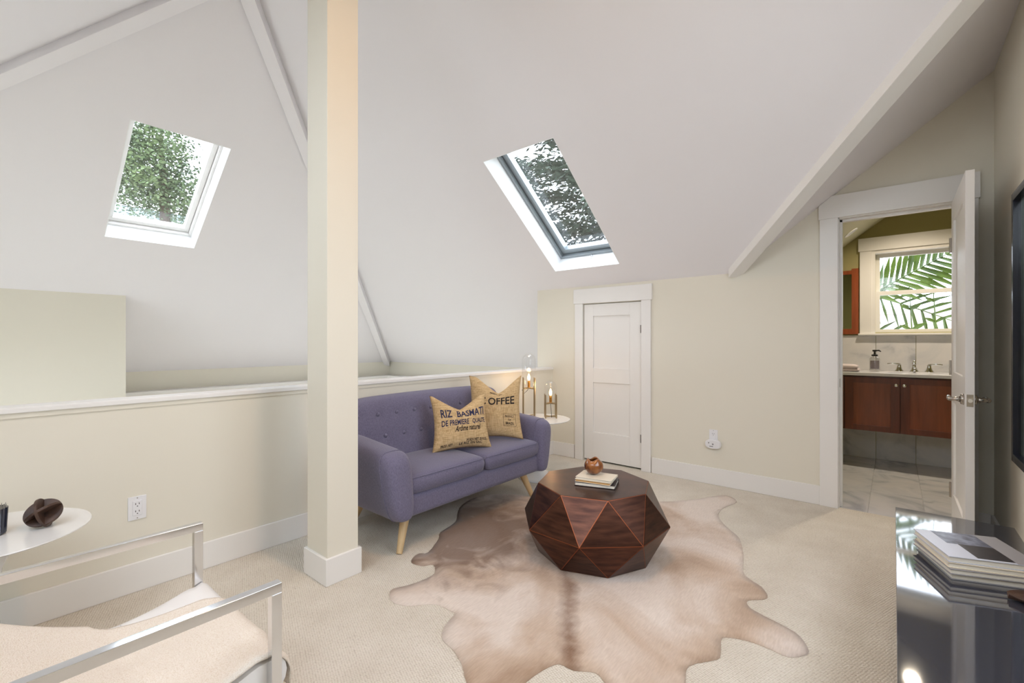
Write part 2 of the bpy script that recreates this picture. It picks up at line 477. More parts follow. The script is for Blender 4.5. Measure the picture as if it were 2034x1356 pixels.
# floors
fl = prism(MB(), [(XK - 0.1, YR - 0.1), (XW + 0.02, YR - 0.1), (XW + 0.02, YP + 0.1), (XK - 0.1, YP + 0.1)], [], lambda p: (p[0], p[1], 0), lambda p: (p[0], p[1], -0.2)).build('floor', 'carpet', org=(0, 0, 0))
struct(fl, 'beige loop pile carpet covering the attic room', 'carpet')
bf = MB().box(XW + 0.02, XB + 0.1, -1.6, 1.05, -0.2, -0.006).build('floor', 'marble', org=(4.8, 0, -0.2))
struct(bf, 'grey marble tiled bathroom floor beyond the open door', 'floor')
for i, x0 in enumerate([3.93 + 0.62 * k for k in range(3)]):
    for j in range(8):
        y1 = 0.73 - 0.298 * j + 0.0
        x1 = min(x0 + 0.617, XB)
        MB().box(x0, x1, max(y1 - 0.295, -1.5), y1, -0.006, 0.0).build('floor_tile', 'marble', bf, bevel=0.0015, seg=1)
lf = MB().box(XK - 0.1, XF + 0.2, YP, YF + 0.2, -2.8, -2.7).build('floor', 'carpet')
struct(lf, 'lower floor at the foot of the stairwell', 'floor')

# walls
def wall_yz(name, poly, holes, x0, x1, m, label, org=None):
    o = prism(MB(), poly, holes, lambda p: (x0, p[0], p[1]), lambda p: (x1, p[0], p[1])).build(name, m, org=org)
    return struct(o, label, 'wall')
def wall_xz(name, poly, holes, y0, y1, m, label):
    o = prism(MB(), poly, holes, lambda p: (p[0], y0, p[1]), lambda p: (p[0], y1, p[1])).build(name, m)
    return struct(o, label, 'wall')

CL = (1.738, 2.343, 1.526)      # closet door: y0 y1 top
BO = (-0.315, 0.297, 2.02)      # bathroom opening
wall_yz('wall_back', [(2.905, -0.2), (2.905, 1.72), (0.971, 1.72), (YR - 0.1, z3(YR - 0.1) + 0.02), (YR - 0.1, -0.2)],
        [rect(CL[0], CL[1], 0.001, CL[2]), rect(BO[0], BO[1], -0.1, BO[2])], XW, XW + 0.11, 'wall_beige', 'cream back wall holding the closet door and the bathroom doorway')
# right hand wall (gable) with an added, unseen window that lights the room
wall_xz('wall_right', [(XK - 0.1, -0.2), (XW + 0.05, -0.2), (XW + 0.05, z3(YR) + 0.05), (2.48, z3(YR) + 0.05), (XR, ZA + 0.05), (XK - 0.1, z4(XK) + 0.05)],
        [rect(0.9, 2.4, 0.95, 2.2)], YR, YR - 0.14, 'wall_beige', 'cream wall at the right behind the black console')
wall_yz('wall_left', [(YR - 0.1, -0.2), (YR - 0.1, z4(XK) + 0.05), (YF, z4(XK) + 0.05), (YF, -2.8), (YP, -2.8), (YP, -0.2)], [rect(3.3, 5.7, -1.3, 1.0)], XK, XK - 0.14, 'wall_beige', 'low knee wall on the left behind the camera')
# half wall and what carries it
hw = MB().box(XK, XW + 0.11, YP, YP + 0.115, -2.7, 0.872).build('wall_half', 'wall_beige', org=(1.2, YP, 0))
struct(hw, 'cream half wall guarding the stairwell behind the sofa', 'wall')
cap = MB().box(XK, XW, YP - 0.012, YP + 0.13, 0.872, 0.894).build('trim_1', 'trim_white', bevel=0.003)
struct(cap, 'white flat cap running along the top of the half wall', 'trim')
struct(MB().box(XK, XW, YP - 0.005, YP, 0.852, 0.872).build('trim_2', 'wall_beige'), 'thin moulding under the half wall cap', 'trim')
# stairwell
st = MB().box(XW + 0.11, XF + 0.1, 2.905 - 0.11, 2.905, -2.7, 1.45).build('wall_stair_side', 'wall_beige'); struct(st, 'side wall of the stairwell behind the closet', 'wall')
wall_yz('wall_stair_right', rect(2.8, YF + 0.12, -2.7, ZL + 0.06), [rect(3.6, 6.4, -2.0, 0.2)], XF, XF + 0.12, 'wall_beige', 'low cream wall under the right slope of the stairwell')
wall_xz('wall_stair_far', rect(XK, XF + 0.12, -2.7, ZL + 0.06), [rect(1.8, 4.0, -2.0, 0.0)], YF, YF + 0.12, 'wall_beige', 'low cream wall under the far slope of the stairwell')
kw = MB().box(XK, 1.089, 6.13, 6.24, -2.7, z2(6.13) + 0.03).box(0.98, 1.089, 6.24, YF, -2.7, z2(6.24)).build('wall_stair_left', 'wall_beige')
struct(kw, 'tall cream wall block at the far left of the stairwell', 'wall')
lg = MB().box(1.089, XF, 7.09, YF, 0.50, 0.539).box(4.96, XF, 2.905, 7.09, 0.50, 0.539).build('trim_3', 'trim_white'); struct(lg, 'pale ledge at the foot of the stairwell slopes', 'ledge')

# bathroom shell
ZRB = z3(-0.8)
bw = wall_yz('wall_bathroom', [(1.05, -0.2), (1.05, z3(1.05) + 0.05), (-0.8, ZRB + 0.05), (-1.6, ZRB - KP * 0.8 + 0.05), (-1.6, -0.2)], [rect(-0.47, 0.14, 1.25, 2.05)], XB, XB + 0.14, 'bath_green', 'olive green bathroom wall with the window')
struct(MB().box(XW + 0.05, XB, 0.972, 1.05, -0.2, 1.75).build('wall_bathroom_left', 'bath_green'), 'olive green side wall of the bathroom', 'wall')
struct(MB().box(XW + 0.05, XB, -1.6, -1.5, -0.2, 2.6).build('wall_bathroom_right', 'bath_green'), 'olive green right wall of the bathroom', 'wall')
struct(wall_yz('wall_bathroom_front', [(1.0, -0.1), (1.0, 1.66), (0.971, z3(0.971) - 0.01), (-0.8, ZRB - 0.01), (-1.5, ZRB - 0.53), (-1.5, -0.1)], [rect(BO[0] - 0.02, BO[1] + 0.02, -0.05, BO[2] + 0.02)], XW + 0.108, XW + 0.13, 'bath_green', 'olive green inner face around the bathroom doorway'))

# ceilings (sloped slabs; skylight holes in plan)
SKD = 0.20
def slab(name, poly, holes, zf, nrm, m, label):
    nrm = Vector(nrm).normalized()
    o = prism(MB(), poly, holes, lambda p: Vector((p[0], p[1], zf(p[0], p[1]))), lambda p: Vector((p[0], p[1], zf(p[0], p[1]))) + nrm * SKD).build(name, m, org=(0, 0, 0))
    o.data.materials.append(MATS['reveal_white'])
    return struct(o, label, 'ceiling')
SK2 = (2.689, 3.718, 1.858, 2.548)     # right skylight in plan x0 x1 y0 y1
SK1 = (0.823, 1.521, 4.488, 5.496)     # left skylight
SKW = [(-1.15, -0.05, -0.1, 0.85), (-1.15, -0.05, 1.2, 2.05)]   # unseen skylights added in the west slope for daylight
slab('ceiling', [(XR, YR - 0.14), (2.339 + 0.143 * 0 + (YR - 0.14 + 0.6), YR - 0.14), (3.91, 0.971), (5.3, 0.971), (5.3, YF + (5.3 - XF)), (XR, YA)],
     [rect(*SK2)], lambda x, y: z1(x), N1, 'ceiling_white', 'white sloping ceiling above the sofa with the grey skylight')
slab('ceiling', [(XR, YA), (5.3, YF + 0.157), (XK - 0.1, YF + 0.157), (XK - 0.1, YA + XR - XK + 0.1)],
     [rect(*SK1)], lambda x, y: z2(y), N2, 'ceiling_white', 'white sloping ceiling over the stairwell with the white skylight')
slab('ceiling', [(XK - 0.1, YR - 0.14), (XR, YR - 0.14), (XR, YA), (XK - 0.1, YA + XR - XK + 0.1)],
     [rect(*s) for s in SKW], lambda x, y: z4(x), N4, 'ceiling_white', 'white ceiling slope at the upper left corner')
slab('ceiling', [(2.342, YR - 0.14), (XW + 0.06, YR - 0.14), (XW + 0.06, 0.971), (3.91, 0.971)], [], lambda x, y: z3(y), (0, KP, 1), 'ceiling_white', 'ceiling slope rising over the bathroom doorway')
slab('ceiling', [(XW + 0.06, -0.8), (XB + 0.1, -0.8), (XB + 0.1, 1.05), (XW + 0.06, 1.05)], [], lambda x, y: z3(y), (0, KP, 1), 'bath_ceiling', 'pale green sloping bathroom ceiling')
slab('ceiling', [(XW + 0.06, -0.8), (XB + 0.1, -0.8), (XB + 0.1, -1.6), (XW + 0.06, -1.6)], [], lambda x, y: ZRB + KP * (y + 0.8), (0, -KP, 1), 'bath_ceiling', 'far slope of the bathroom ceiling')

# beams on hips and valley
def beam(name, P, Q, w, off, drop, m, label):
    """box beam whose underside is drop below the line PQ; off shifts it sideways"""
    P = Vector(P); Q = Vector(Q); d = Q - P
    side = Vector((d.y, -d.x, 0)).normalized()
    P = P + side * off; Q = Q + side * off
    mb = MB(); V = []
    for p in (P, Q):
        for s in (-1, 1):
            for dz in (-drop, 0.10):
                V.append(p + side * s * w / 2 + Vector((0, 0, dz)))
    mb.add(V, [(0, 1, 3, 2), (4, 6, 7, 5), (0, 4, 5, 1), (2, 3, 7, 6), (0, 2, 6, 4), (1, 5, 7, 3)])
    o = mb.build(name, m, bevel=0.003)
    return struct(o, label, 'beam')
beam('trim_4', (XF - 0.03, YF - 0.03, ZL + KP * 0.03), (XR, YA, ZA), 0.10, 0.04, 0.10, 'ceiling_white', 'slender white hip beam running down behind the post')
beam('trim_5', (XK, YA + XR - XK, ZA - KP * (XR - XK)), (XR, YA, ZA), 0.11, 0.0, 0.09, 'ceiling_white', 'white hip beam across the upper left corner')
beam('trim_6', (3.905, 0.966, 1.70 + KP * 0.005), (2.342, YR - 0.14, 1.70 + KP * 1.568), 0.10, 0.0, 0.04, 'trim_white', 'broad white valley beam descending to the back wall')
beam('trim_7', (XR, YR - 0.1, ZA), (XR, YA, ZA), 0.11, 0.0, 0.12, 'ceiling_white', 'white ridge beam above the post')

# post
post = sempty('support_post', (1.193, 2.167, 0), 'square cream post standing before the half wall', 'post')
MB().box(1.111, 1.275, 2.069, 2.265, 0, ZA - 0.1).build('shaft', 'wall_beige', post, bevel=0.003)
MB().box(1.098, 1.288, 2.056, 2.278, 0, 0.128).build('base_board', 'trim_white', post, bevel=0.003)

# baseboards
def bb(name, x0, x1, y0, y1, label):
    return struct(MB().box(x0, x1, y0, y1, 0, 0.135).build(name, 'trim_white', bevel=0.003), label, 'baseboard')
bb('baseboard_half', XK, XW, YP - 0.014, YP, 'white baseboard along the half wall')
bb('baseboard_back', XW - 0.014, XW, BO[1] + 0.106, CL[0] - 0.095, 'white baseboard between the closet and the bathroom doorway')
bb('baseboard_corner', XW - 0.014, XW, CL[1] + 0.1, YP - 0.014, 'short white baseboard beside the round lamp table')
bb('baseboard_right', XK, XW - 0.014, YR, YR + 0.014, 'white baseboard along the right wall')
bb('baseboard_door', XW - 0.014, XW, YR + 0.014, -0.39, 'short white baseboard behind the open door')

# door casings
def casing(name, y0, y1, top, w, head, over, label, hy0=None, hy1=None, cut=False):
    c = sempty(name, (XW, (y0 + y1) / 2, 0), label, 'door trim')
    MB().box(XW - 0.02, XW, y1, y1 + w, 0, top).build('side_casing', 'trim_white', c, bevel=0.002)
    MB().box(XW - 0.02, XW, y0 - (w if hy0 is None else (y0 - hy0 - over)), y0, 0, top).build('side_casing', 'trim_white', c, bevel=0.002)
    a = y0 - w - over if hy0 is None else hy0
    b_ = y1 + w + over
    mb = MB()
    if cut:    # head casing is scribed to the slope at its left end
        zt_ = top + head
        ys = 0.971 - (zt_ - 1.70) / KP - 0.002
        prism(mb, [(a, top), (b_, top), (b_, min(zt_, z3(b_) - 0.002)), (ys, zt_), (a, zt_)], [], lambda p: (XW - 0.026, p[0], p[1]), lambda p: (XW, p[0], p[1]))
    else:
        mb.box(XW - 0.026, XW, a, b_, top, top + head)
    mb.build('head_casing', 'trim_white', c, bevel=0.002)
    return c
casing('trim_8', CL[0], CL[1], CL[2] + 0.004, 0.088, 0.142, 0.012, 'flat white casing around the small closet door')
casing('trim_9', BO[0], BO[1], BO[2], 0.106, 0.155, 0.006, 'flat white casing around the bathroom doorway', hy0=-0.397, cut=True)
# door stops and jamb liner in the bathroom doorway
jl = MB().box(XW, XW + 0.13, BO[1] - 0.006, BO[1], 0, BO[2]).box(XW, XW + 0.13, BO[0], BO[0] + 0.006, 0, BO[2]).box(XW, XW + 0.13, BO[0], BO[1], BO[2] - 0.006, BO[2])
jl.box(XW + 0.05, XW + 0.09, BO[1] - 0.02, BO[1], 0, BO[2]).box(XW + 0.05, XW + 0.09, BO[0], BO[1], BO[2] - 0.02, BO[2])
struct(jl.build('trim_10', 'trim_white'), 'white jamb lining of the bathroom doorway', 'door trim')
struct(MB().box(XW + 0.02, XW + 0.045, BO[1] - 0.008, BO[1] - 0.0055, 0.84, 0.90).build('trim_11', 'nickel'), 'small strike plate on the doorway jamb', 'strike plate')

# closet door (door_1): two recessed panels
d1 = sempty('door_1', (XW, 2.04, 0), 'small white two-panel closet door in the back wall', 'door')
y0, y1, zb, zt = CL[0] + 0.004, CL[1] - 0.006, 0.018, CL[2] - 0.005
xf, xb = XW + 0.002, XW + 0.038
lp, rp = 2.236, 1.856      # panel limits in y
pz = [(0.285, 0.765), (0.905, 1.405)]
MB().box(xf, xb, lp, y1, zb, zt).build('stile', 'trim_white', d1, bevel=0.0015)
MB().box(xf, xb, y0, rp, zb, zt).build('stile', 'trim_white', d1, bevel=0.0015)
for a, b_ in ((zb, pz[0][0]), (pz[0][1], pz[1][0]), (pz[1][1], zt)):
    MB().box(xf, xb, rp, lp, a, b_).build('rail', 'trim_white', d1, bevel=0.0015)
for a, b_ in pz:
    MB().box(xf + 0.012, xb - 0.005, rp, lp, a, b_).build('panel', 'trim_white', d1)
mat('dark_bronze', (84, 78, 72), 0.4, 0.8)
for z in (0.288, 1.272):
    MB().tube([(XW - 0.012, CL[0] + 0.002, z - 0.036), (XW - 0.012, CL[0] + 0.002, z + 0.036)], 0.0075, 8).build('hinge', 'dark_bronze', d1)
struct(MB().box(XW + 0.05, XW + 0.11, CL[0] - 0.01, CL[1] + 0.01, 0, CL[2] + 0.01).build('closet_shade', 'gap_shade'), 'near-black panel behind the small door standing in for shade', 'wall')  # solid near-black fill paints the shade behind and under the door

# bathroom door (door_2) standing open square to the wall
d2 = sempty('door_2', (XW - 0.02, -0.288, 0), 'white two-panel bathroom door standing open towards the room', 'door')
xa, xe = 3.18, 3.885          # free edge, hinge edge
ya, yb = -0.306, -0.272
zb, zt = 0.012, 2.006
for (a, b_) in ((xa, xa + 0.115), (xe - 0.115, xe)):
    MB().box(a, b_, ya, yb, zb, zt).build('stile', 'trim_white', d2, bevel=0.0015)
pz = [(0.25, 0.80), (0.98, 1.88)]
for a, b_ in ((zb, pz[0][0]), (pz[0][1], pz[1][0]), (pz[1][1], zt)):
    MB().box(xa + 0.115, xe - 0.115, ya, yb, a, b_).build('rail', 'trim_white', d2, bevel=0.0015)
for a, b_ in pz:
    MB().box(xa + 0.115, xe - 0.115, ya + 0.011, yb - 0.011, a, b_).build('panel', 'trim_white', d2)
zh = 0.868
for s in (1, -1):
    y = yb if s > 0 else ya
    h = MB()
    h.tube([(xa + 0.06, y, zh), (xa + 0.06, y + s * 0.012, zh)], [0.029, 0.024], 20)
    h.tube([(xa + 0.06, y + s * 0.01, zh), (xa + 0.06, y + s * 0.03, zh), (xa + 0.06, y + s * 0.052, zh)], [0.018, 0.010, 0.011], 14)
    h.tube([(xa + 0.052, y + s * 0.052, zh), (xa + 0.09, y + s * 0.054, zh + 0.002), (xa + 0.13, y + s * 0.052, zh + 0.006), (xa + 0.165, y + s * 0.048, zh + 0.002)], [0.011, 0.009, 0.008, 0.006], 12)
    h.build('lever_handle', 'nickel', d2, smooth=True)
lpl = MB().box(xa - 0.0015, xa + 0.001, -0.301, -0.277, zh - 0.03, zh + 0.03).build('latch_plate', 'nickel', d2)
MB().tube([(xa - 0.012, -0.289, zh), (xa + 0.002, -0.289, zh)], 0.009, 12).build('latch_bolt', 'chrome', lpl)
for z in (0.25, 1.0, 1.75):
    MB().tube([(xe + 0.004, yb + 0.004, z - 0.045), (xe + 0.004, yb + 0.004, z + 0.045)], 0.006, 8).build('hinge', 'nickel', d2)

# skylights: white reveal, frame, sash, pane
def skylight(name, corners, nrm, frame_m, fw, sash, label, reveal, ring=False):
    """corners: four points of the opening at the ceiling; the sash sits SKD out along nrm"""
    nrm = Vector(nrm); P = [Vector(c) for c in corners]
    ctr = sum(P, Vector()) / 4
    w = sempty(name, ctr, label, 'skylight')
    ax = (P[1] - P[0]) / 2; ay = (P[3] - P[0]) / 2; ux = ax.normalized(); uy = ay.normalized()
    def ringbars(nm, m, d0, d1, i0, i1, parent):
        for sgn, al, u, half, hl in ((1, 'x', uy, ay.length, ax.length), (-1, 'x', uy, ay.length, ax.length), (1, 'y', ux, ax.length, ay.length), (-1, 'y', ux, ax.length, ay.length)):
            other = ux if al == 'x' else uy
            off = half - (i0 + i1) / 2
            length = hl - (i0 if al == 'x' else i1)
            mb = MB().obox(ctr + nrm * (d0 + d1) / 2 + u * sgn * off, other * length, u * (i1 - i0) / 2, nrm * (d1 - d0) / 2)
            mb.build(nm, m, parent, bevel=0.002)
    # drywall reveal lining
    for sgn, u, half, other, hl in ((1, uy, ay.length, ux, ax.length), (-1, uy, ay.length, ux, ax.length), (1, ux, ax.length, uy, ay.length), (-1, ux, ax.length, uy, ay.length)):
        MB().obox(ctr + nrm * (SKD / 2) + u * sgn * (half - 0.0025), other * hl, u * 0.0025, nrm * (SKD / 2)).build('reveal', 'reveal_white', w)
    ringbars('frame', frame_m, SKD - 0.035, SKD + 0.05, 0.003, fw, w)
    ringbars('sash', frame_m, SKD + 0.0, SKD + 0.06, fw + 0.004, fw + sash, w)
    hx, hy = ax.length - fw - sash + 0.004, ay.length - fw - sash + 0.004
    MB().obox(ctr + nrm * (SKD + 0.035), ux * hx, uy * hy, nrm * 0.003).build('pane', 'pane_glass', w)
    return w, ctr, ux, uy, ax, ay
def c1(x, y): return (x, y, z1(x))
def c2(x, y): return (x, y, z2(y))
def c4(x, y): return (x, y, z4(x))
x0, x1, y0, y1 = SK2
w2, ctr, ux, uy, ax, ay = skylight('window_2', [c1(x0, y1), c1(x0, y0), c1(x1, y0), c1(x1, y1)], N1, 'alu_grey', 0.03, 0.055, 'grey framed roof skylight in the right slope showing a conifer', None)
# crank ring at the lower rail
cr = Vector(c1(x1, (y0 + y1) / 2 - 0.02)) + N1 * (SKD - 0.045) - Vector((1, 0, -KP)).normalized() * 0.02
mbk = MB(); mbk.tube([cr, cr + N1 * -0.02], 0.006, 8)
ringp = [cr + N1 * -0.035 + 0.016 * (cos(2 * pi * k / 16) * Vector((0, 1, 0)) + sin(2 * pi * k / 16) * N1) for k in range(17)]
mbk.tube(ringp, 0.0035, 6, cap=False); mbk.build('crank_ring', 'chrome', w2, smooth=True)
x0, x1, y0, y1 = SK1
skylight('window_1', [c2(x0, y0), c2(x1, y0), c2(x1, y1), c2(x0, y1)], N2, 'trim_white', 0.025, 0.045, 'white framed roof skylight over the stairwell showing a leafy tree', None)
for n, s in enumerate(SKW):  # added, unseen skylights that only bring in daylight
    x0, x1, y0, y1 = s
    skylight('window_%d' % (5 + n), [c4(x0, y0), c4(x1, y0), c4(x1, y1), c4(x0, y1)], N4, 'trim_white', 0.025, 0.045, 'unseen skylight added in the west slope to light the room', None)
def sky_portal(name, ctr, nrm, sx, sy, up):
    d = bpy.data.lights.new(name, 'AREA'); d.shape = 'RECTANGLE'; d.size = sx; d.size_y = sy; d.cycles.is_portal = True
    o = bpy.data.objects.new(name, d); COL.objects.link(o)
    zax = Vector(nrm).normalized(); yax = Vector(up).normalized(); xax = yax.cross(zax)
    m = Matrix((xax, yax, zax)).transposed().to_4x4(); m.translation = Vector(ctr)
    o.matrix_world = m
DN1 = Vector((1, 0, -KP)).normalized(); DN2 = Vector((0, 1, -KP)).normalized(); DN4 = Vector((-1, 0, -KP)).normalized()
SL = sqrt(1 + KP * KP)
x0, x1, y0, y1 = SK2
sky_portal('sky_portal', Vector(c1((x0 + x1) / 2, (y0 + y1) / 2)) + N1 * (SKD + 0.1), N1, y1 - y0, (x1 - x0) * SL, DN1)
x0, x1, y0, y1 = SK1
sky_portal('sky_portal', Vector(c2((x0 + x1) / 2, (y0 + y1) / 2)) + N2 * (SKD + 0.1), N2, x1 - x0, (y1 - y0) * SL, DN2)
for s in SKW:
    x0, x1, y0, y1 = s
    sky_portal('sky_portal', Vector(c4((x0 + x1) / 2, (y0 + y1) / 2)) + N4 * (SKD + 0.1), N4, y1 - y0, (x1 - x0) * SL, DN4)
sky_portal('sky_portal', (1.65, YR - 0.2, 1.575), (0, -1, 0), 1.5, 1.25, (0, 0, 1))
sky_portal('sky_portal', (2.9, YF + 0.2, -1.0), (0, 1, 0), 2.2, 2.0, (0, 0, 1))
sky_portal('sky_portal', (XF + 0.2, 5.0, -0.9), (1, 0, 0), 2.8, 2.2, (0, 0, 1))
sky_portal('sky_portal', (XK - 0.2, 4.5, -0.15), (-1, 0, 0), 2.4, 2.3, (0, 0, 1))
sky_portal('sky_portal', (XB + 0.2, -0.165, 1.65), (1, 0, 0), 0.62, 0.8, (0, 0, 1))

# unseen windows added out of frame to light the room and stairwell
def added_window(name, fixed, along, a0, a1, b0, b1, n, label, out):
    """along 'x': in the right wall (fixed = y); along 'y': in the west wall (fixed = x)"""
    def bx(p, q, c, d, e0, e1):
        return MB().box(p, q, min(fixed + e0, fixed + e1), max(fixed + e0, fixed + e1), c, d) if along == 'x' else MB().box(min(fixed + e0, fixed + e1), max(fixed + e0, fixed + e1), p, q, c, d)
    w = sempty(name, (((a0 + a1) / 2, fixed, b0) if along == 'x' else (fixed, (a0 + a1) / 2, b0)), label, 'window')
    step = (a1 - a0) / n
    for i in range(n + 1):
        c = a0 + step * i
        bx(max(a0, c - 0.03), min(a1, c + 0.03), b0, b1, out * 0.05, out * 0.10).build('mullion', 'trim_white', w)
    for z in (b0 + 0.025, b1 - 0.025):
        bx(a0, a1, z - 0.025, z + 0.025, out * 0.05, out * 0.10).build('rail', 'trim_white', w)
    for i in range(n):
        bx(a0 + step * i + 0.03, a0 + step * (i + 1) - 0.03, b0 + 0.05, b1 - 0.05, out * 0.072, out * 0.078).build('pane', 'pane_glass', w)
    return w
added_window('window_4', YR, 'x', 0.9, 2.4, 0.95, 2.2, 2, 'unseen white window added in the right wall to light the room', -1)
added_window('window_9', YF, 'x', 1.8, 4.0, -2.0, 0.0, 2, 'unseen window added low in the far stairwell wall for daylight', 1)
added_window('window_10', XF, 'y', 3.6, 6.4, -2.0, 0.2, 2, 'unseen window added low in the right stairwell wall for daylight', 1)
added_window('window_8', XK, 'y', 3.3, 5.7, -1.3, 1.0, 3, 'unseen tall white window added beside the stairs for daylight', -1)

# bathroom window (window_3), double hung
w3 = sempty('window_3', (XB, -0.165, 1.25), 'white double-hung bathroom window with palm fronds outside', 'window')
MB().box(XB - 0.022, XB, 0.168, 0.263, 1.238, 2.06).build('side_casing', 'trim_white', w3, bevel=0.002)
MB().box(XB - 0.022, XB, -0.59, -0.495, 1.238, 2.06).build('side_casing', 'trim_white', w3, bevel=0.002)
MB().box(XB - 0.028, XB, -0.602, 0.275, 2.06, 2.19).build('head_casing', 'trim_white', w3, bevel=0.002)
MB().box(XB - 0.05, XB + 0.02, -0.602, 0.275, 1.222, 1.24).build('stool', 'trim_white', w3, bevel=0.003)
for a, b_, c, d in ((0.14, 0.17, 1.24, 2.06), (-0.50, -0.47, 1.24, 2.06), (-0.47, 0.14, 2.03, 2.06)):
    MB().box(XB - 0.015, XB + 0.1, a, b_, c, d).build('jamb', 'trim_white', w3)
for (z0_, z1_, xo) in ((1.24, 1.655, 0.03), (1.62, 2.03, 0.065)):
    sa = MB().box(XB + xo, XB + xo + 0.03, 0.105, 0.14, z0_, z1_).build('sash', 'trim_white', w3)
    MB().box(XB + xo, XB + xo + 0.03, -0.47, -0.435, z0_, z1_).build('sash_stile', 'trim_white', sa)
    MB().box(XB + xo, XB + xo + 0.03, -0.435, 0.105, z0_, z0_ + 0.04).build('sash_rail', 'trim_white', sa)
    MB().box(XB + xo, XB + xo + 0.03, -0.435, 0.105, z1_ - 0.036, z1_).build('sash_rail', 'trim_white', sa)
    MB().box(XB + xo + 0.012, XB + xo + 0.017, -0.435, 0.105, z0_ + 0.04, z1_ - 0.036).build('pane', 'pane_glass', sa)

# marble wall tiles in the bathroom (children of the wall)
for j in range(7):
    yt = 0.73 - 0.298 * j
    MB().box(XB - 0.012, XB, max(yt - 0.295, -1.5), yt, 0.876, 1.215).build('wall_tile', 'marble', bw, bevel=0.0012, seg=1)
    MB().box(XB - 0.012, XB, max(yt - 0.295, -1.5), yt, 0.0, 0.40).build('wall_tile', 'marble', bw, bevel=0.0012, seg=1)
MB().box(XB - 0.02, XB, -0.61, 0.9, 1.215, 1.222).build('tile_edge', 'marble', bw)

# outside ground
g = MB().box(-40, 60, -40, 60, -3.2, -3.1).build('ground', 'ground_grey'); struct(g, 'ground outside the house', 'ground')

# ================================================================== OBJECTS
def lerp(a, b, t): return a + (b - a) * t

# ---------------------------------------------------------------- sofa
sofa = thing('sofa', (2.16, 2.34, 0), 'blue violet two-seat sofa with button-tufted back against the half wall', 'sofa')
# base
MB().box(1.53, 2.80, 2.045, 2.62, 0.182, 0.318).build('base', 'sofa_fabric', sofa, bevel=0.035, seg=4)
# arms: lofted, flaring outwards to the top, rounded at the front
def arm(side):
    xi = 1.568 if side < 0 else 2.762
    wk = 1.25 if side < 0 else 1.0
    rings = []
    prof = []
    n = 28
    def ring(y, sc, ztop):
        pts = []
        zb_ = 0.182
        for k in range(n):
            a = 2 * pi * k / n
            cx_, cz_ = cos(a), sin(a)
            e = 0.55
            px = abs(cx_) ** e * (1 if cx_ >= 0 else -1)
            pz_ = abs(cz_) ** e * (1 if cz_ >= 0 else -1)
            t = (pz_ + 1) / 2
            z = lerp(zb_, ztop, t)
            wmid = lerp(0.110, 0.160, t ** 0.8) * wk
            cxm = lerp(0.030, 0.068, t) * wk       # centre moves outward with height
            hw_ = wmid / 2
            X_ = side * (cxm + px * hw_)
            zc = (zb_ + ztop) / 2
            z = zc + (z - zc) * sc[1]
            xm = side * cxm
            X_ = xm + (X_ - xm) * sc[0]
            pts.append(Vector((xi + X_, y, z)))
        return pts
    for y, s0, s1, zt_ in ((1.996, 0.35, 0.80, 0.530), (2.002, 0.60, 0.89, 0.540), (2.014, 0.80, 0.95, 0.552), (2.036, 0.92, 0.985, 0.562), (2.065, 0.985, 1.0, 0.570), (2.10, 1.0, 1.0, 0.575), (2.14, 0.97, 1.0, 0.580), (2.25, 0.94, 1.0, 0.588), (2.38, 0.92, 1.0, 0.600), (2.50, 0.90, 1.0, 0.612), (2.60, 0.86, 0.97, 0.60), (2.63, 0.6, 0.85, 0.58)):
        rings.append(ring(y, (s0, s1), zt_))
    a = MB().loft(rings).build('arm', 'sofa_fabric', sofa, smooth=True, sub=1)
    # front welt seam
    sm = [p + Vector((0, -0.001, 0)) for p in ring(2.075, (1.002, 1.003), 0.571)]
    MB().tube(sm + [sm[0]], 0.0028, 6, cap=False).build('welt_seam', 'sofa_fabric', a, smooth=True)
    # gathered pleats on the front roll
    pl = MB()
    for k in range(9):
        z = 0.50 - 0.028 * k
        t = (z - 0.182) / (0.57 - 0.182)
        cxm = lerp(0.030, 0.068, t) * wk; hw_ = lerp(0.110, 0.160, t ** 0.8) / 2 * wk
        xo = xi + side * (cxm + hw_ * 0.90)
        pl.tube([(xo - side * 0.018, 2.030, z), (xo - side * 0.006, 2.048, z + 0.004), (xo + side * 0.006, 2.072, z + 0.012)], [0.0006, 0.0030, 0.0006], 6)
    pl.build('pleat', 'sofa_fabric', a, smooth=True)
arm(-1); arm(1)
# back with dimples at the buttons
btn = [(1.395 + 0.143 * i, 0.700) for i in range(11)] + [(1.435 + 0.143 * i, 0.563) for i in range(10)]
btn = [b_ for b_ in btn if 1.50 < b_[0] < 2.84]
BX0, BX1, BZ0, BZ1 = 1.435, 2.885, 0.30, 0.800
def back_pt(a, b_, side):
    s = 0.10
    x = (BX0 + BX1) / 2 + (BX1 - BX0) / 2 * a * sqrt(1 - s * max(0, b_) ** 4)
    z = (BZ0 + BZ1) / 2 + (BZ1 - BZ0) / 2 * b_ * (sqrt(1 - 0.30 * abs(a) ** 12) if b_ > 0 else 1)
    z += 0.012 * (1 - a * a) * max(0, b_)
    lean = 0.17 * (z - 0.42)
    edge = (max(0, 1 - abs(a) ** 14) * max(0, 1 - abs(b_) ** 10)) ** 0.5
    t = 0.075 * edge
    if side > 0:
        d = sum(0.012 * math.exp(-sqrt((x - bx_) ** 2 + (z - bz_) ** 2) / 0.020) for bx_, bz_ in btn)
        # folds between buttons
        return Vector((x, 2.525 + lean - t + d, z))
    return Vector((x, 2.525 + lean + t * 0.75, z))
mbk = MB()
for side in (1, -1):
    mbk.grid(lambda u, v: back_pt(2 * u - 1, 2 * v - 1, side), 110, 44)
bk = mbk.build('backrest', 'sofa_fabric', sofa, smooth=True, merge=True)
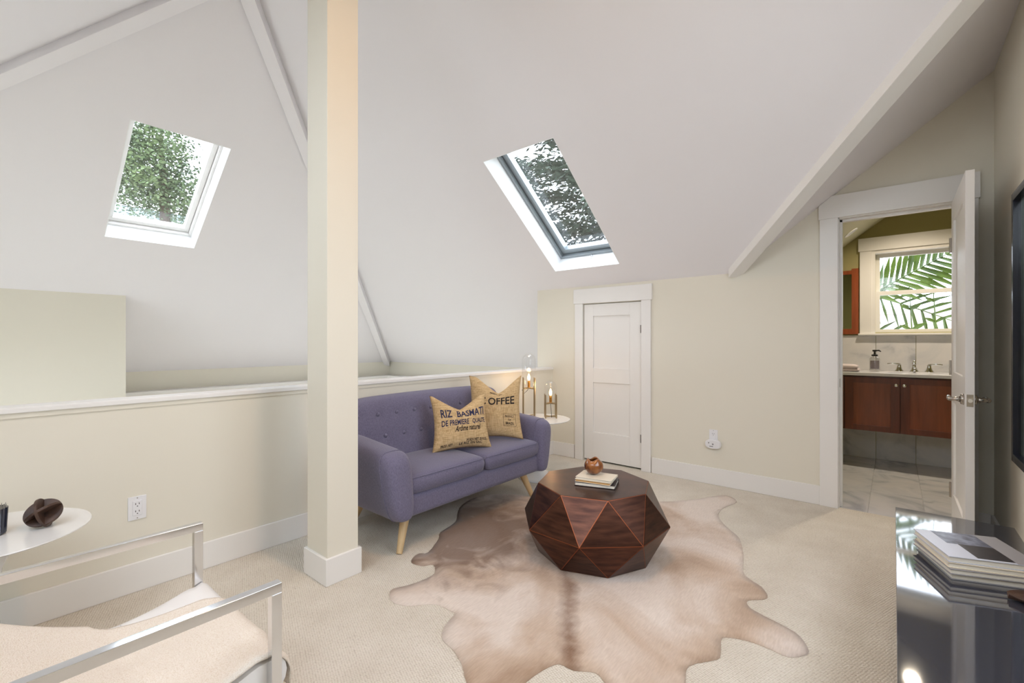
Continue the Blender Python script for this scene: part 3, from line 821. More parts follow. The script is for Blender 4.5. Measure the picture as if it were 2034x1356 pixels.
for bx_, bz_ in btn:
    y = 2.525 + 0.17 * (bz_ - 0.42) - 0.075 + 0.012
    q = MB().lathe((0, 0, 0), [(0.001, 0.0), (0.010, 0.002), (0.0125, 0.007), (0.010, 0.012), (0.001, 0.014)], 12)
    q.v = [(bx_ + p[0], y - p[2], bz_ + p[1]) for p in q.v]
    q.build('button', 'sofa_fabric', bk, smooth=True)
# seat cushions
def seat_cushion(x0, x1):
    xm = (x0 + x1) / 2; hw_ = (x1 - x0) / 2
    y0_, y1_ = 2.022, 2.465
    def pt(a, b_, side):
        x = xm + hw_ * a * (1 - 0.012 * abs(b_) ** 6)
        y = lerp(y0_, y1_, (b_ + 1) / 2) + 0.010 * (abs(a) ** 6) * (1 if b_ < 0 else 0) * (-b_)
        edge = (max(0, 1 - abs(a) ** 16) * max(0, 1 - abs(b_) ** 16)) ** 0.4
        zc = 0.372 + 0.012 * (b_ + 1) / 2
        if side > 0:
            return Vector((x, y, zc + 0.048 * edge + 0.018 * (1 - a * a) * (1 - b_ * b_)))
        return Vector((x, y, zc - 0.064 * edge))
    mb = MB()
    for side in (1, -1):
        mb.grid(lambda u, v: pt(2 * u - 1, 2 * v - 1, side), 44, 40)
    c = mb.build('seat_cushion', 'sofa_fabric', sofa, smooth=True, merge=True)
    seam = [(xm + hw_ * a * 0.995, y0_ + 0.0065 + (0.006 * abs(a) ** 6), 0.407) for a in [i / 20 - 1 for i in range(0, 41)]]
    MB().tube(seam, 0.0022, 6).build('piping', 'sofa_fabric', c, smooth=True)
seat_cushion(1.567, 2.176); seat_cushion(2.182, 2.765)
# legs: tapered, splayed
for lx, ly, dx, dy in ((1.528, 2.075, 0.085, 0.055), (2.742, 2.085, -0.07, 0.055), (1.545, 2.60, 0.07, -0.05), (2.735, 2.60, -0.07, -0.05)):
    MB().tube([(lx, ly, 0.0), (lx + dx, ly + dy, 0.195)], [0.0165, 0.0285], 16).build('leg', 'leg_wood', sofa, smooth=False)

# ---------------------------------------------------------------- burlap pillows with print
def text_mesh(s, size, m, shear=0.0, bold=0.0):
    cu = bpy.data.curves.new('print', 'FONT'); cu.body = s; cu.size = 1.0; cu.resolution_u = 3; cu.shear = shear; cu.offset = bold
    ob = bpy.data.objects.new('print', cu); COL.objects.link(ob)
    dg = bpy.context.evaluated_depsgraph_get()
    me = bpy.data.meshes.new_from_object(ob.evaluated_get(dg))
    bpy.data.objects.remove(ob, do_unlink=True)
    bm = bmesh.new(); bm.from_mesh(me)
    bmesh.ops.triangulate(bm, faces=bm.faces)
    for it in range(2):
        es = [e for e in bm.edges if e.calc_length() > 0.22]
        if es: bmesh.ops.subdivide_edges(bm, edges=es, cuts=1)
    bmesh.ops.triangulate(bm, faces=bm.faces)
    V = [v.co.copy() for v in bm.verts]
    bm.verts.index_update()
    F = [tuple(v.index for v in f.verts) for f in bm.faces]
    bm.free()
    xs = [v.x for v in V]; ys = [v.y for v in V]
    return V, F, min(xs), max(xs), min(ys), max(ys)

def pillow(name, BL, rdir, up, w, h, thick, chop, prints, label, ears=0.22, notch=0.0):
    BL = Vector(BL); r = Vector(rdir).normalized(); up = Vector(up)
    up = (up - r * up.dot(r)).normalized(); n = r.cross(up).normalized()      # n faces the viewer side
    if n.y > 0: n = -n
    ctr = BL + r * w / 2
    T = thing(name, ctr, label, 'pillow', 'printed burlap pillows on the sofa')
    def P(a, b_, side):
        # a across -1..1, b up -1..1
        ea = 1 - ears * (1 - b_ * b_) ** 1.0 * 0.55
        x = w / 2 * a * ea
        eb = 1 - ears * (1 - a * a) * 0.5
        z = h / 2 * b_ * eb
        # karate chop: the top edge sinks in the middle
        cz = max(0.0, 1 - abs(a - notch) / 0.85) ** 1.1
        z -= chop * h * cz * max(0.0, (b_ + 0.1) / 1.1) ** 2.6
        x *= 1 - 0.05 * (b_ + 1) / 2
        edge = (max(0, 1 - abs(a) ** 2.6) * max(0, 1 - abs(b_) ** 2.6)) ** 0.55
        t = thick / 2 * edge
        t *= 1 - 0.35 * cz * max(0.0, b_) ** 1.5
        t += (0.0035 * sin(9 * a + 4 * b_) * sin(7 * b_ - 3 * a)) * edge
        return ctr + r * x + up * (z + h / 2) + n * (t * side)
    mb = MB()
    for side in (1, -1):
        mb.grid(lambda u, v: P(2 * u - 1, 2 * v - 1, side), 48, 48)
    body = mb.build('cover', 'burlap', T, smooth=True, merge=True)
    # prints lie on the front of the cover
    for (s, a0, a1, b0, b1, m, sh, rot) in prints:
        if s == 'BOX':
            q = MB()
            for (p0, p1) in (((a0, b0), (a1, b0)), ((a1, b0), (a1, b1)), ((a1, b1), (a0, b1)), ((a0, b1), (a0, b0))):
                for k in range(6):
                    pa = [lerp(p0[i], p1[i], k / 6) for i in (0, 1)]; pb = [lerp(p0[i], p1[i], (k + 1) / 6) for i in (0, 1)]
                    q.tube([P(pa[0], pa[1], 1), P(pb[0], pb[1], 1)], 0.0012, 5)
            q.build('print', m, body)
            continue
        V, F, x0, x1, y0, y1 = text_mesh(s, 1, m, sh, 0.02)
        Q = []
        for v in V:
            fa = (v.x - x0) / (x1 - x0); fb = (v.y - y0) / (y1 - y0)
            a = lerp(a0, a1, fa); b_ = lerp(b0, b1, fb) + rot * (fa - 0.5)
            Q.append(P(a, b_, 1) + n * 0.0016)
        q = MB(); q.add(Q, F)
        q.build('print', m, body, fix=False)
    return T
pillow('burlap_pillow', (1.937, 2.285, 0.436), (0.937, -0.348, -0.02), (0.07, 0.27, 1.0), 0.435, 0.375, 0.15, 0.25,
       [('RIZ', -0.82, -0.44, 0.18, 0.50, 'ink_blue', 0, 0.02), ('BASMATI', -0.26, 0.84, 0.20, 0.52, 'ink_blue', 0, 0.04),
        ('DE PREMIERE', -0.82, 0.16, -0.13, 0.08, 'ink_blue', 0, 0.03), ('QUALITE', 0.30, 0.86, -0.11, 0.10, 'ink_blue', 0, 0.02),
        ('Ar\u00f4me naturel', -0.38, 0.62, -0.36, -0.14, 'ink_black', 0.35, 0.05),
        ('POIDS NET 25 KGS', 0.05, 0.80, -0.76, -0.66, 'ink_black', 0, 0.05), ('PROD. NET', -0.80, -0.42, -0.90, -0.80, 'ink_black', 0, 0), ('LE RIZ EN SAC', -0.2, 0.62, -0.88, -0.79, 'ink_black', 0, 0.03)],
       'smaller burlap pillow printed in blue with RIZ BASMATI', notch=-0.05)
pillow('burlap_pillow', (2.372, 2.405, 0.437), (0.67, -0.74, 0.0), (0.10, 0.16, 1.0), 0.415, 0.475, 0.15, 0.25,
       [('C', -0.60, -0.40, 0.08, 0.36, 'ink_black', 0, 0), ('OFFEE', -0.30, 0.78, 0.08, 0.36, 'ink_black', 0, 0.03),
        ('FRESH', -0.22, 0.06, 0.54, 0.62, 'ink_black', 0, 0), ('AV', 0.14, 0.26, 0.50, 0.57, 'ink_black', 0, 0),
        ('BOX', 0.32, 0.80, -0.62, -0.24, 'ink_black', 0, 0), ('PRODUCT', 0.38, 0.74, -0.35, -0.28, 'ink_black', 0, 0.0), ('OF', 0.50, 0.62, -0.46, -0.40, 'ink_black', 0, 0.0), ('BRAZIL', 0.40, 0.73, -0.58, -0.50, 'ink_black', 0, 0.0)],
       'taller burlap pillow printed in black with COFFEE behind the smaller one', notch=0.12)

# ---------------------------------------------------------------- facetted copper coffee table
TC = Vector((2.235, 1.274, 0.0))
ct = thing('coffee_table', TC + Vector((0, 0, 0.008)), 'low octagonal coffee table of dark facetted copper on the cowhide', 'coffee table')
ro = R(-2.5); ZB, ZM, ZT = 0.010, 0.188, 0.385
top = [TC + Vector((0.307 * cos(ro + k * pi / 4), 0.307 * sin(ro + k * pi / 4), ZT)) for k in range(8)]
mid = [TC + Vector((0.401 * cos(ro + (k + 0.5) * pi / 4), 0.401 * sin(ro + (k + 0.5) * pi / 4), ZM)) for k in range(8)]
bot = [TC + Vector((0.306 * cos(ro + k * pi / 4), 0.306 * sin(ro + k * pi / 4), ZB)) for k in range(8)]
tris = []
for k in range(8):
    k2 = (k + 1) % 8
    tris += [(top[k], mid[k], top[k2]), (top[k2], mid[k], mid[k2]), (mid[k], bot[k], bot[k2]), (mid[k], bot[k2], mid[k2])]
fr = MB()
V = top + mid + bot
F = [tuple(range(8)), tuple(reversed(range(16, 24)))]
for k in range(8):
    k2 = (k + 1) % 8
    F += [(k, 8 + k, k2), (k2, 8 + k, 8 + k2), (8 + k, 16 + k, 16 + k2), (8 + k, 16 + k2, 8 + k2)]
fr.add(V, F)
fr.build('frame', 'copper_edge', ct)
def panel(pts, inset, proud, nm, parent):
    c = sum(pts, Vector()) / len(pts)
    nrm = (pts[1] - pts[0]).cross(pts[2] - pts[0]).normalized()
    if nrm.dot(c - (TC + Vector((0, 0, 0.19)))) < 0: nrm = -nrm
    ins = []
    m = len(pts)
    for i in range(m):       # inset every edge by the same distance
        p0, p1, p2 = pts[i - 1], pts[i], pts[(i + 1) % m]
        e1 = (p0 - p1).normalized(); e2 = (p2 - p1).normalized()
        bis = (e1 + e2).normalized(); sn = sqrt(max(1e-6, (1 - e1.dot(e2)) / 2))
        ins.append(p1 + bis * inset / sn)
    lo = [p - nrm * 0.002 for p in ins]; hi = [p + nrm * proud for p in ins]
    q = MB(); q.add(lo + hi, [tuple(range(m)), tuple(range(m, 2 * m))] + [(i, (i + 1) % m, m + (i + 1) % m, m + i) for i in range(m)])
    q.build(nm, 'dark_copper', parent)
for t in tris:
    panel([p.copy() for p in t], 0.0019, 0.0010, 'facet_panel', ct)
panel([p.copy() for p in top], 0.0019, 0.0010, 'top_panel', ct)

# books and bowl on the table
def book(name, c, ang, lx, ly, z0, th, covm, pagem, label, cat='book', group=None, spine=-1, cov=0.0025):
    T = thing(name, (c[0], c[1], z0), label, cat, group)
    u = Vector((cos(ang), sin(ang), 0)); v = Vector((-sin(ang), cos(ang), 0)); c = Vector((c[0], c[1], 0))
    def bx(x0, x1, y0, y1, za, zb_):
        return MB().obox(c + u * (x0 + x1) / 2 + v * (y0 + y1) / 2 + Vector((0, 0, (za + zb_) / 2)), u * (x1 - x0) / 2, v * (y1 - y0) / 2, Vector((0, 0, (zb_ - za) / 2)))
    hx, hy = lx / 2, ly / 2
    bx(-hx + 0.004, hx - 0.004, -hy + 0.002, hy - 0.004, z0 + cov, z0 + th - cov).build('pages', pagem, T)
    bx(-hx, hx, -hy, hy, z0, z0 + cov).build('back_cover', covm, T, bevel=0.0006, seg=1)
    cv = bx(-hx, hx, -hy, hy, z0 + th - cov, z0 + th).build('front_cover', covm, T, bevel=0.0006, seg=1)
    bx(-hx, hx, (-hy if spine < 0 else hy - cov), (-hy + cov if spine < 0 else hy), z0, z0 + th).build('spine', covm, T)
    return T, cv, u, v, c
ba = R(-71)
book('paperback_book', (2.215, 1.243), ba, 0.215, 0.150, 0.387, 0.019, 'book_dark', 'page', 'thick bottom book with ragged pale pages and dark cover on the coffee table', 'book', 'old books on the coffee table', spine=1)
book('paperback_book', (2.205, 1.246), R(-76), 0.190, 0.135, 0.406, 0.014, 'book_cream', 'kraft', 'middle cream book of the small stack on the coffee table', 'book', 'old books on the coffee table', spine=1)
book('paperback_book', (2.212, 1.242), R(-78), 0.195, 0.140, 0.420, 0.011, 'book_cream', 'page', 'topmost cream book under the round wooden bowl', 'book', 'old books on the coffee table', spine=1)
# burl wood bowl: a hollowed ball with an irregular mouth
bc = Vector((2.225, 1.268, 0.431)); rb = 0.052
bowl = MB()
rings = []
nb_ = 36
for j in range(15):
    t = -1.25 + (1.25 + 0.95) * j / 14
    rings.append([bc + Vector((0, 0, 0.046)) + Vector((rb * cos(t) * cos(2 * pi * k / nb_), rb * cos(t) * sin(2 * pi * k / nb_), 0.046 * sin(t) + (0.006 * sin(3 * 2 * pi * k / nb_ + 1) if j > 12 else (0.003 * sin(3 * 2 * pi * k / nb_ + 1) if j == 12 else 0)))) for k in range(nb_)])
for j in range(12):
    t = 0.85 - (0.85 + 1.2) * j / 11
    rings.append([bc + Vector((0, 0, 0.047)) + Vector((rb * 0.86 * cos(t) * cos(2 * pi * k / nb_), rb * 0.86 * cos(t) * sin(2 * pi * k / nb_), 0.038 * sin(t) + (0.005 * sin(3 * 2 * pi * k / nb_ + 1) if j < 2 else 0))) for k in range(nb_)])
bowl.loft(rings)
tag(bowl.build('wooden_bowl', 'burl', smooth=True), 'small round glossy burl wood bowl on the stacked books', 'bowl')

# ---------------------------------------------------------------- cowhide rug
HO = [(3.583,0.871),(3.389,0.910),(3.245,0.903),(3.128,0.853),(3.016,0.771),(2.930,0.700),(2.716,0.627),(2.518,0.583),(2.453,0.536),(2.413,0.480),(2.347,0.441),(2.305,0.449),(2.251,0.501),(2.197,0.485),(2.168,0.431),(2.144,0.353),(2.108,0.286),(2.031,0.245),(1.988,0.255),(1.943,0.298),(1.947,0.357),(1.948,0.426),(1.918,0.503),(1.883,0.514),(1.808,0.495),(1.761,0.495),(1.661,0.562),(1.571,0.543),(1.511,0.533),(1.418,0.559),(1.358,0.644),(1.372,0.714),(1.397,0.752),(1.418,0.802),(1.379,0.866),(1.372,0.925),(1.311,0.950),(1.223,0.961),(1.158,0.956),(1.075,0.970),(1.058,1.032),(1.105,1.128),(1.143,1.183),(1.180,1.267),(1.196,1.349),(1.246,1.396),(1.296,1.418),(1.342,1.434),(1.344,1.470),(1.335,1.554),(1.254,1.630),(1.226,1.704),(1.245,1.764),(1.288,1.800),(1.350,1.772),(1.430,1.755),(1.508,1.761),(1.565,1.835),(1.522,1.868),(1.507,1.941),(1.554,1.982),(1.598,1.990),(1.638,1.963),(1.788,2.050),(1.857,2.111),(2.036,2.165),(2.214,2.320),(2.397,2.382),(2.552,2.348),(2.682,2.192),(2.72,2.03),(2.816,1.879),(2.983,1.791),(3.136,1.687),(3.175,1.523),(3.232,1.291),(3.434,1.121),(3.568,1.051),(3.674,0.963)]
def smooth_loop(P, n=3):
    out = []
    m = len(P)
    for i in range(m):
        p0, p1, p2, p3 = (Vector(P[(i + d) % m]) for d in (-1, 0, 1, 2))
        for k in range(n):
            t = k / n
            out.append(0.5 * ((2 * p1) + (p2 - p0) * t + (2 * p0 - 5 * p1 + 4 * p2 - p3) * t * t + (3 * p1 - p0 - 3 * p2 + p3) * t ** 3))
    return out
loop = smooth_loop(HO, 3)
inner = []
gx = 1.0
poly = [tuple(p) for p in loop]
while gx < 3.75:
    gy = 0.2
    while gy < 2.45:
        q = (gx + 0.008 * sin(gy * 91), gy + 0.008 * sin(gx * 77))
        if inside(q, poly) and min((Vector(q) - p).length for p in loop) > 0.022: inner.append(q)
        gy += 0.04
    gx += 0.04
Vv = [Vector(p) for p in loop] + [Vector(p) for p in inner]
m = len(loop)
vo_, eo_, fo_ = delaunay_2d_cdt(Vv, [(i, (i + 1) % m) for i in range(m)], [], 0, 1e-6)[:3]
def hide_z(p):
    d = min((Vector((p[0], p[1])) - q).length for q in loop)
    lift = min(1, d / 0.05)
    dt = (Vector((p[0], p[1])) - TC.to_2d()).length
    flat = min(1, max(0, (dt - 0.33) / 0.1))
    nz = noise.noise(Vector((p[0] * 4, p[1] * 4, 0.3))) * 0.008 + noise.noise(Vector((p[0] * 11 + 5, p[1] * 9, 2.3))) * 0.004
    under = 1.0
    return 0.004 + (0.0035 + max(-0.003, nz) * flat) * lift
tri = []
for f in fo_:
    c = sum((vo_[i] for i in f), Vector((0, 0))) / len(f)
    if inside(c, poly): tri.append(tuple(f))
hd = MB()
hd.add([(p[0], p[1], hide_z(p)) for p in vo_], tri)
hd.add([(p[0], p[1], hide_z(p)) for p in loop] + [(p[0], p[1], 0.0005) for p in loop], [(i, (i + 1) % m, m + (i + 1) % m, m + i) for i in range(m)])
hide = hd.build('cowhide_rug', 'cowhide', smooth=True, org=(1.87, 1.21, 0), merge=True)
tag(hide, 'pale beige cowhide with a brown spine line spread under the coffee table', 'rug')
# ---------------------------------------------------------------- round tulip side tables
def tulip(name, x, y, z, r, label):
    T = thing(name, (x, y, 0), label, 'side table', 'white round pedestal tables')
    MB().lathe((x, y, 0), [(0.001, z - 0.017), (r - 0.05, z - 0.017), (r - 0.012, z - 0.010), (r, z - 0.003), (r - 0.001, z), (0.001, z)], 64).build('table_top', 'tulip_white', T, bevel=0, smooth=False)
    MB().lathe((x, y, 0), [(0.001, 0.0), (0.185, 0.0), (0.186, 0.006), (0.15, 0.016), (0.09, 0.032), (0.05, 0.065), (0.03, 0.13), (0.022, 0.22), (0.022, 0.30), (0.03, 0.38), (0.055, 0.44), (0.10, z - 0.024), (0.13, z - 0.017), (0.001, z - 0.017)], 48).build('pedestal', 'tulip_white', T, smooth=True)
    return T
tulip('pedestal_table', 0.06, 2.372, 0.50, 0.258, 'white round pedestal table by the half wall beside the armchair')
tulip('pedestal_table', 3.17, 2.335, 0.50, 0.262, 'white round pedestal table holding the two glass dome lamps')

# ---------------------------------------------------------------- glass dome lamps
def dome_lamp(x, y, z0, half, ztop, zbar, zdome, rd, rot, energy, label):
    T = thing('dome_lamp', (x, y, z0), label, 'lamp', 'lamps under glass domes')
    P = [Vector((x + half * cos(rot + k * pi / 2), y + half * sin(rot + k * pi / 2), 0)) for k in range(4)]
    for p in P:
        MB().obox((p.x, p.y, (z0 + ztop) / 2), (0.0042, 0, 0), (0, 0.0042, 0), (0, 0, (ztop - z0) / 2)).build('post', 'brass', T)
    bars = MB(); foot = MB()
    for k in range(2):
        a, b_ = P[k], P[k + 2]
        bars.bar((a.x, a.y, zbar), (b_.x, b_.y, zbar), 0.007, 0.007)
        foot.bar((a.x, a.y, z0 + 0.012), (b_.x, b_.y, z0 + 0.012), 0.007, 0.007)
    bars.build('cross_bar', 'brass', T); foot.build('foot_bar', 'brass', T)
    MB().lathe((x, y, 0), [(0.001, zbar + 0.004), (rd * 0.55, zbar + 0.004), (rd * 0.55, zbar + 0.009), (0.001, zbar + 0.009)], 24).build('plate', 'brass', T)
    sk = MB().lathe((x, y, 0), [(0.001, zbar + 0.009), (0.011, zbar + 0.009), (0.012, zbar + 0.055), (0.009, zbar + 0.07), (0.001, zbar + 0.07)], 18).build('socket', 'gold_socket', T, smooth=False)
    zb_ = zbar + 0.066
    bulb = MB().lathe((x, y, 0), [(0.007, zb_), (0.010, zb_ + 0.012), (0.0125, zb_ + 0.026), (0.0105, zb_ + 0.042), (0.005, zb_ + 0.056), (0.0008, zb_ + 0.064)], 18).build('bulb', 'bulb_glow', T, smooth=True)
    # dome
    prof = [(rd, zbar + 0.006), (rd, zdome - rd)] + [(rd * cos(a), zdome - rd + rd * sin(a)) for a in [pi / 2 * i / 10 for i in range(1, 10)]] + [(0.002, zdome)]
    MB().lathe((x, y, 0), prof, 40, cap=False).build('glass_dome', 'dome_glass', T, smooth=True)
    MB().tube([(x, y, zbar + 0.004), (x - 0.012, y + 0.01, zbar - 0.02), (x - 0.03, y + 0.03, zbar - 0.045), (x - 0.045, y + 0.04, zbar - 0.01)] if zbar > 0.68 else [(x, y, zbar + 0.003), (x - 0.004, y - 0.01, z0 + 0.05), (x - 0.012, y - 0.02, z0 + 0.004)], 0.0022, 8).build('cord', 'cord_dark', T, smooth=True)
    d = bpy.data.lights.new('bulb_light', 'POINT'); d.energy = energy; d.color = (1.0, 0.62, 0.30); d.shadow_soft_size = 0.02
    o = bpy.data.objects.new('bulb_light', d); COL.objects.link(o); o.location = (x, y, zb_ + 0.085)
    return T
dome_lamp(3.19, 2.465, 0.50, 0.070, 0.842, 0.748, 1.055, 0.059, R(-5), 0.9, 'taller brass dome lamp with a glowing bulb on the round table')
dome_lamp(3.272, 2.290, 0.50, 0.066, 0.702, 0.622, 0.818, 0.053, R(-5), 0.7, 'shorter brass dome lamp with a glowing bulb on the round table')

# ---------------------------------------------------------------- ornament and ribbed glass on the left table
oc = Vector((0.186, 2.335, 0.0)); ro_ = 0.052
T = thing('disc_ornament', (oc.x, oc.y, 0.50), 'dark wooden ornament of interlocked discs on the round table', 'ornament')
zc = 0.5 + 0.0485
def disc(nrm, m='dark_burl'):
    nrm = Vector(nrm).normalized()
    a = nrm.cross(Vector((0.3, 0.2, 1))).normalized(); b_ = nrm.cross(a)
    c = Vector((oc.x, oc.y, zc)); n_ = 36
    rings = [[c + nrm * s + r_ * (cos(2 * pi * k / n_) * a + sin(2 * pi * k / n_) * b_) for k in range(n_)] for r_, s in ((ro_ - 0.001, -0.0045), (ro_, -0.0035), (ro_, 0.0035), (ro_ - 0.001, 0.0045))]
    MB().loft(rings).build('disc', m, T)
disc((-0.30, -0.62, 0.66)); disc((0.86, -0.34, 0.30)); disc((-0.36, 0.50, 0.72))
cup = thing('ribbed_tumbler', (0.058, 2.362, 0.50), 'dark ribbed glass tumbler filled with pale sprigs at the left edge', 'tumbler')
cxp, cyp = 0.058, 2.362
n_ = 48
def rib(k): return 1 + 0.03 * (1 if k % 2 else -1)
rings = [[Vector((cxp + r_ * rib(k) * cos(2 * pi * k / n_), cyp + r_ * rib(k) * sin(2 * pi * k / n_), 0.5 + z)) for k in range(n_)] for r_, z in ((0.034, 0.0), (0.040, 0.004), (0.044, 0.09), (0.040, 0.09), (0.038, 0.075))]
MB().loft(rings).build('glass', 'dark_glass', cup)
random.seed(4)
q = MB()
for i in range(70):
    a = random.uniform(0, 2 * pi); r_ = 0.034 * sqrt(random.random())
    b0 = Vector((cxp + r_ * cos(a), cyp + r_ * sin(a), 0.57)); tip = b0 + Vector((0.008 * cos(a), 0.008 * sin(a), random.uniform(0.018, 0.036)))
    q.tube([b0, tip], [0.0022, 0.0008], 5)
sp_ = q.build('sprigs', 'succulent', cup); sp_['kind'] = 'stuff'

# ---------------------------------------------------------------- chrome armchair with throw
ch = thing('armchair', (0.2, 1.50, 0), 'white leather lounge chair with square chrome frame at the lower left', 'armchair')
AX0, AX1, ZAr = -0.30, 0.52, 0.55
for y in (1.205, 1.800):
    h = 0.0125
    fr_ = MB()
    fr_.box(AX0, AX1, y - h, y + h, ZAr - 2 * h, ZAr)
    fr_.box(AX1 - 2 * h, AX1, y - h, y + h, 0.0, ZAr - 2 * h)
    fr_.box(AX0, AX0 + 2 * h, y - h, y + h, 0.0, ZAr - 2 * h)
    fr_.box(AX0 + 2 * h, AX1 - 2 * h, y - h, y + h, 0.0, 2 * h)
    fr_.build('side_frame', 'chrome', ch, bevel=0.0015)
for x in (0.40, -0.12):
    MB().box(x - 0.0125, x + 0.0125, 1.2175, 1.7875, 0.185, 0.21).build('cross_rail', 'chrome', ch, bevel=0.0015)
def seat_z(x):
    # dips in the middle and climbs into the back
    if x > 0.27: return 0.322 + 0.035 * min(1, (x - 0.27) / 0.2) ** 2
    t = (0.27 - x)
    return 0.322 + 0.9 * t * t + 0.30 * t
SX = [(-0.26 + 0.755 * i / 40) for i in range(41)]
def seat_pts(y, off):
    top_, bot_ = [], []
    for x in SX:
        z = seat_z(x) + off
        top_.append(Vector((x, y, z)))
    return top_
def leather():
    ys = [1.222 + (1.783 - 1.222) * j / 12 for j in range(13)]
    rings = []
    for y in ys:
        e = (1 - abs(2 * (y - 1.5025) / 0.561) ** 10)
        pts = [Vector((x, y, seat_z(x) - 0.012 * (1 - e))) for x in SX]
        # front roll
        for k in range(1, 9):
            a = pi * k / 8
            pts.append(Vector((SX[-1] + 0.050 * sin(a), y, seat_z(SX[-1]) - 0.0525 + 0.0525 * cos(a))))
        pts += [Vector((x, y, seat_z(x) - 0.105 + 0.010 * (1 - e))) for x in reversed(SX)]
        rings.append(pts)
    return MB().loft(rings)
ls = leather().build('seat', 'leather_white', ch, smooth=True)
mods = ls.modifiers.new('edge', 'BEVEL'); mods.width = 0.012; mods.segments = 3; mods.limit_method = 'ANGLE'; mods.angle_limit = R(60)
for x in (0.30, 0.02):
    q = MB(); q.tube([(x, 1.25 + 0.505 * k / 20, seat_z(x) - 0.0002) for k in range(21)], 0.0022, 6); q.build('stitch_seam', 'leather_white', ls, smooth=True)
# throw: follows the seat, hangs over the near side and the front
def far_edge(x):
    if x < 0.24: return 1.775
    return lerp(1.755, 1.60, min(1, (x - 0.24) / 0.29))
def throw_pt(u, v):
    # u along the length: back (0) .. front and down (1); v across: far (0) .. near and down (1)
    L1 = 0.755; s = u * (L1 + 0.13)
    nx, nz = 0.0, 1.0
    if s <= L1:
        xx = -0.26 + s; zf = seat_z(xx)
    else:
        d = s - L1; a = d / 0.0525
        if a < 1.5:
            xx = 0.495 + 0.050 * sin(a); zf = seat_z(0.495) - 0.0525 * (1 - cos(a)); nx, nz = sin(a), cos(a)
        else:
            xx = 0.545; zf = seat_z(0.495) - 0.0525 - (d - 0.0525 * 1.5); nx, nz = 1.0, 0.0
    yf = far_edge(min(xx, 0.53)); W = yf - 1.228
    hang = 0.045 + 0.03 * sin(xx * 6 + 2.6)
    t = v * (W + hang)
    lift = 0.0065 + 0.0030 * sin(18 * xx + 10 * v) * sin(9 * v + 3 * xx) + 0.005 * max(0, sin(12 * v + 5 * xx)) + 0.006 * math.exp(-((v - 0.72 + 0.25 * xx) / 0.05) ** 2)
    if t <= W: y = yf - t; dz = 0
    else:
        d = t - W; a = min(d / 0.02, pi / 2)
        y = 1.228 - 0.014 * sin(a) - 0.004 * sin(20 * xx); dz = - 0.014 * (1 - cos(a)) - max(0, d - 0.02 * pi / 2)
    return Vector((xx + nx * lift, y, zf + nz * lift + dz))
tb = MB().grid(throw_pt, 90, 60)
tw = tb.build('throw_blanket', 'throw_cotton', smooth=True, fix=False)
so = tw.modifiers.new('thick', 'SOLIDIFY'); so.thickness = 0.004; so.offset = 1
tag(tw, 'cream cotton throw draped over the seat of the white armchair', 'blanket')

# ---------------------------------------------------------------- black gloss console
CZ = 0.38
co = thing('console', (1.85, -0.2, 0), 'low black gloss lacquer console along the right wall', 'console')
MB().box(0.85, 2.82, -0.389, -0.006, CZ - 0.03, CZ).build('top', 'black_lacquer', co, bevel=0.0015)
MB().box(0.87, 2.80, -0.385, -0.03, 0.05, CZ - 0.03).build('body', 'black_lacquer', co, bevel=0.0015)
MB().box(0.90, 2.77, -0.37, -0.05, 0.0, 0.05).build('plinth', 'black_lacquer', co)
for k in range(4):
    dd = MB().box(0.875 + 0.4815 * k, 0.875 + 0.4815 * k + 0.4765, -0.03, -0.012, 0.06, CZ - 0.036).build('drawer', 'black_lacquer', co, bevel=0.001)
# books on the console
ca = R(20)
def cbook(z0, th, dx, dy, da, lx, ly, cm, label):
    return book('hardcover_book', (2.222 + dx, -0.212 + dy), ca + da, lx, ly, z0, th, cm, 'page', label, 'book', 'large books on the console', spine=-1, cov=0.003)
cbook(CZ, 0.020, 0.004, -0.004, R(0), 0.232, 0.236, 'book_grey', 'lowest white edged book of the stack on the console')
cbook(CZ + 0.020, 0.018, -0.002, 0.002, R(1.5), 0.236, 0.240, 'book_grey', 'second book from the bottom of the console stack')
cbook(CZ + 0.038, 0.018, 0.0, 0.0, R(-1), 0.232, 0.238, 'book_cream', 'cream edged third book of the console stack')
T, cv, u, v, c = cbook(CZ + 0.056, 0.020, 0.004, 0.002, R(0.5), 0.234, 0.240, 'book_cover', 'topmost book of the console stack with a dark photograph on its grey cover')
zt_ = CZ + 0.0763
def cpatch(x0, x1, y0, y1, m, dz=0.0):
    MB().obox(c + u * (x0 + x1) / 2 + v * (y0 + y1) / 2 + Vector((0, 0, zt_ + dz)), u * (x1 - x0) / 2, v * (y1 - y0) / 2, Vector((0, 0, 0.0002))).build('cover_picture', m, cv)
mat('cover_photo', (70, 72, 86), 0.3, noise_amt=0.6, noise_scale=30, rgb2=(150, 156, 176))
mat('cover_dark', (56, 50, 52), 0.3, noise_amt=0.5, noise_scale=40, rgb2=(40, 38, 42))
cpatch(-0.117, 0.117, -0.119, -0.055, 'book_grey')
cpatch(-0.108, 0.004, -0.055, 0.040, 'cover_dark')
cpatch(0.004, 0.115, -0.055, 0.070, 'cover_photo')
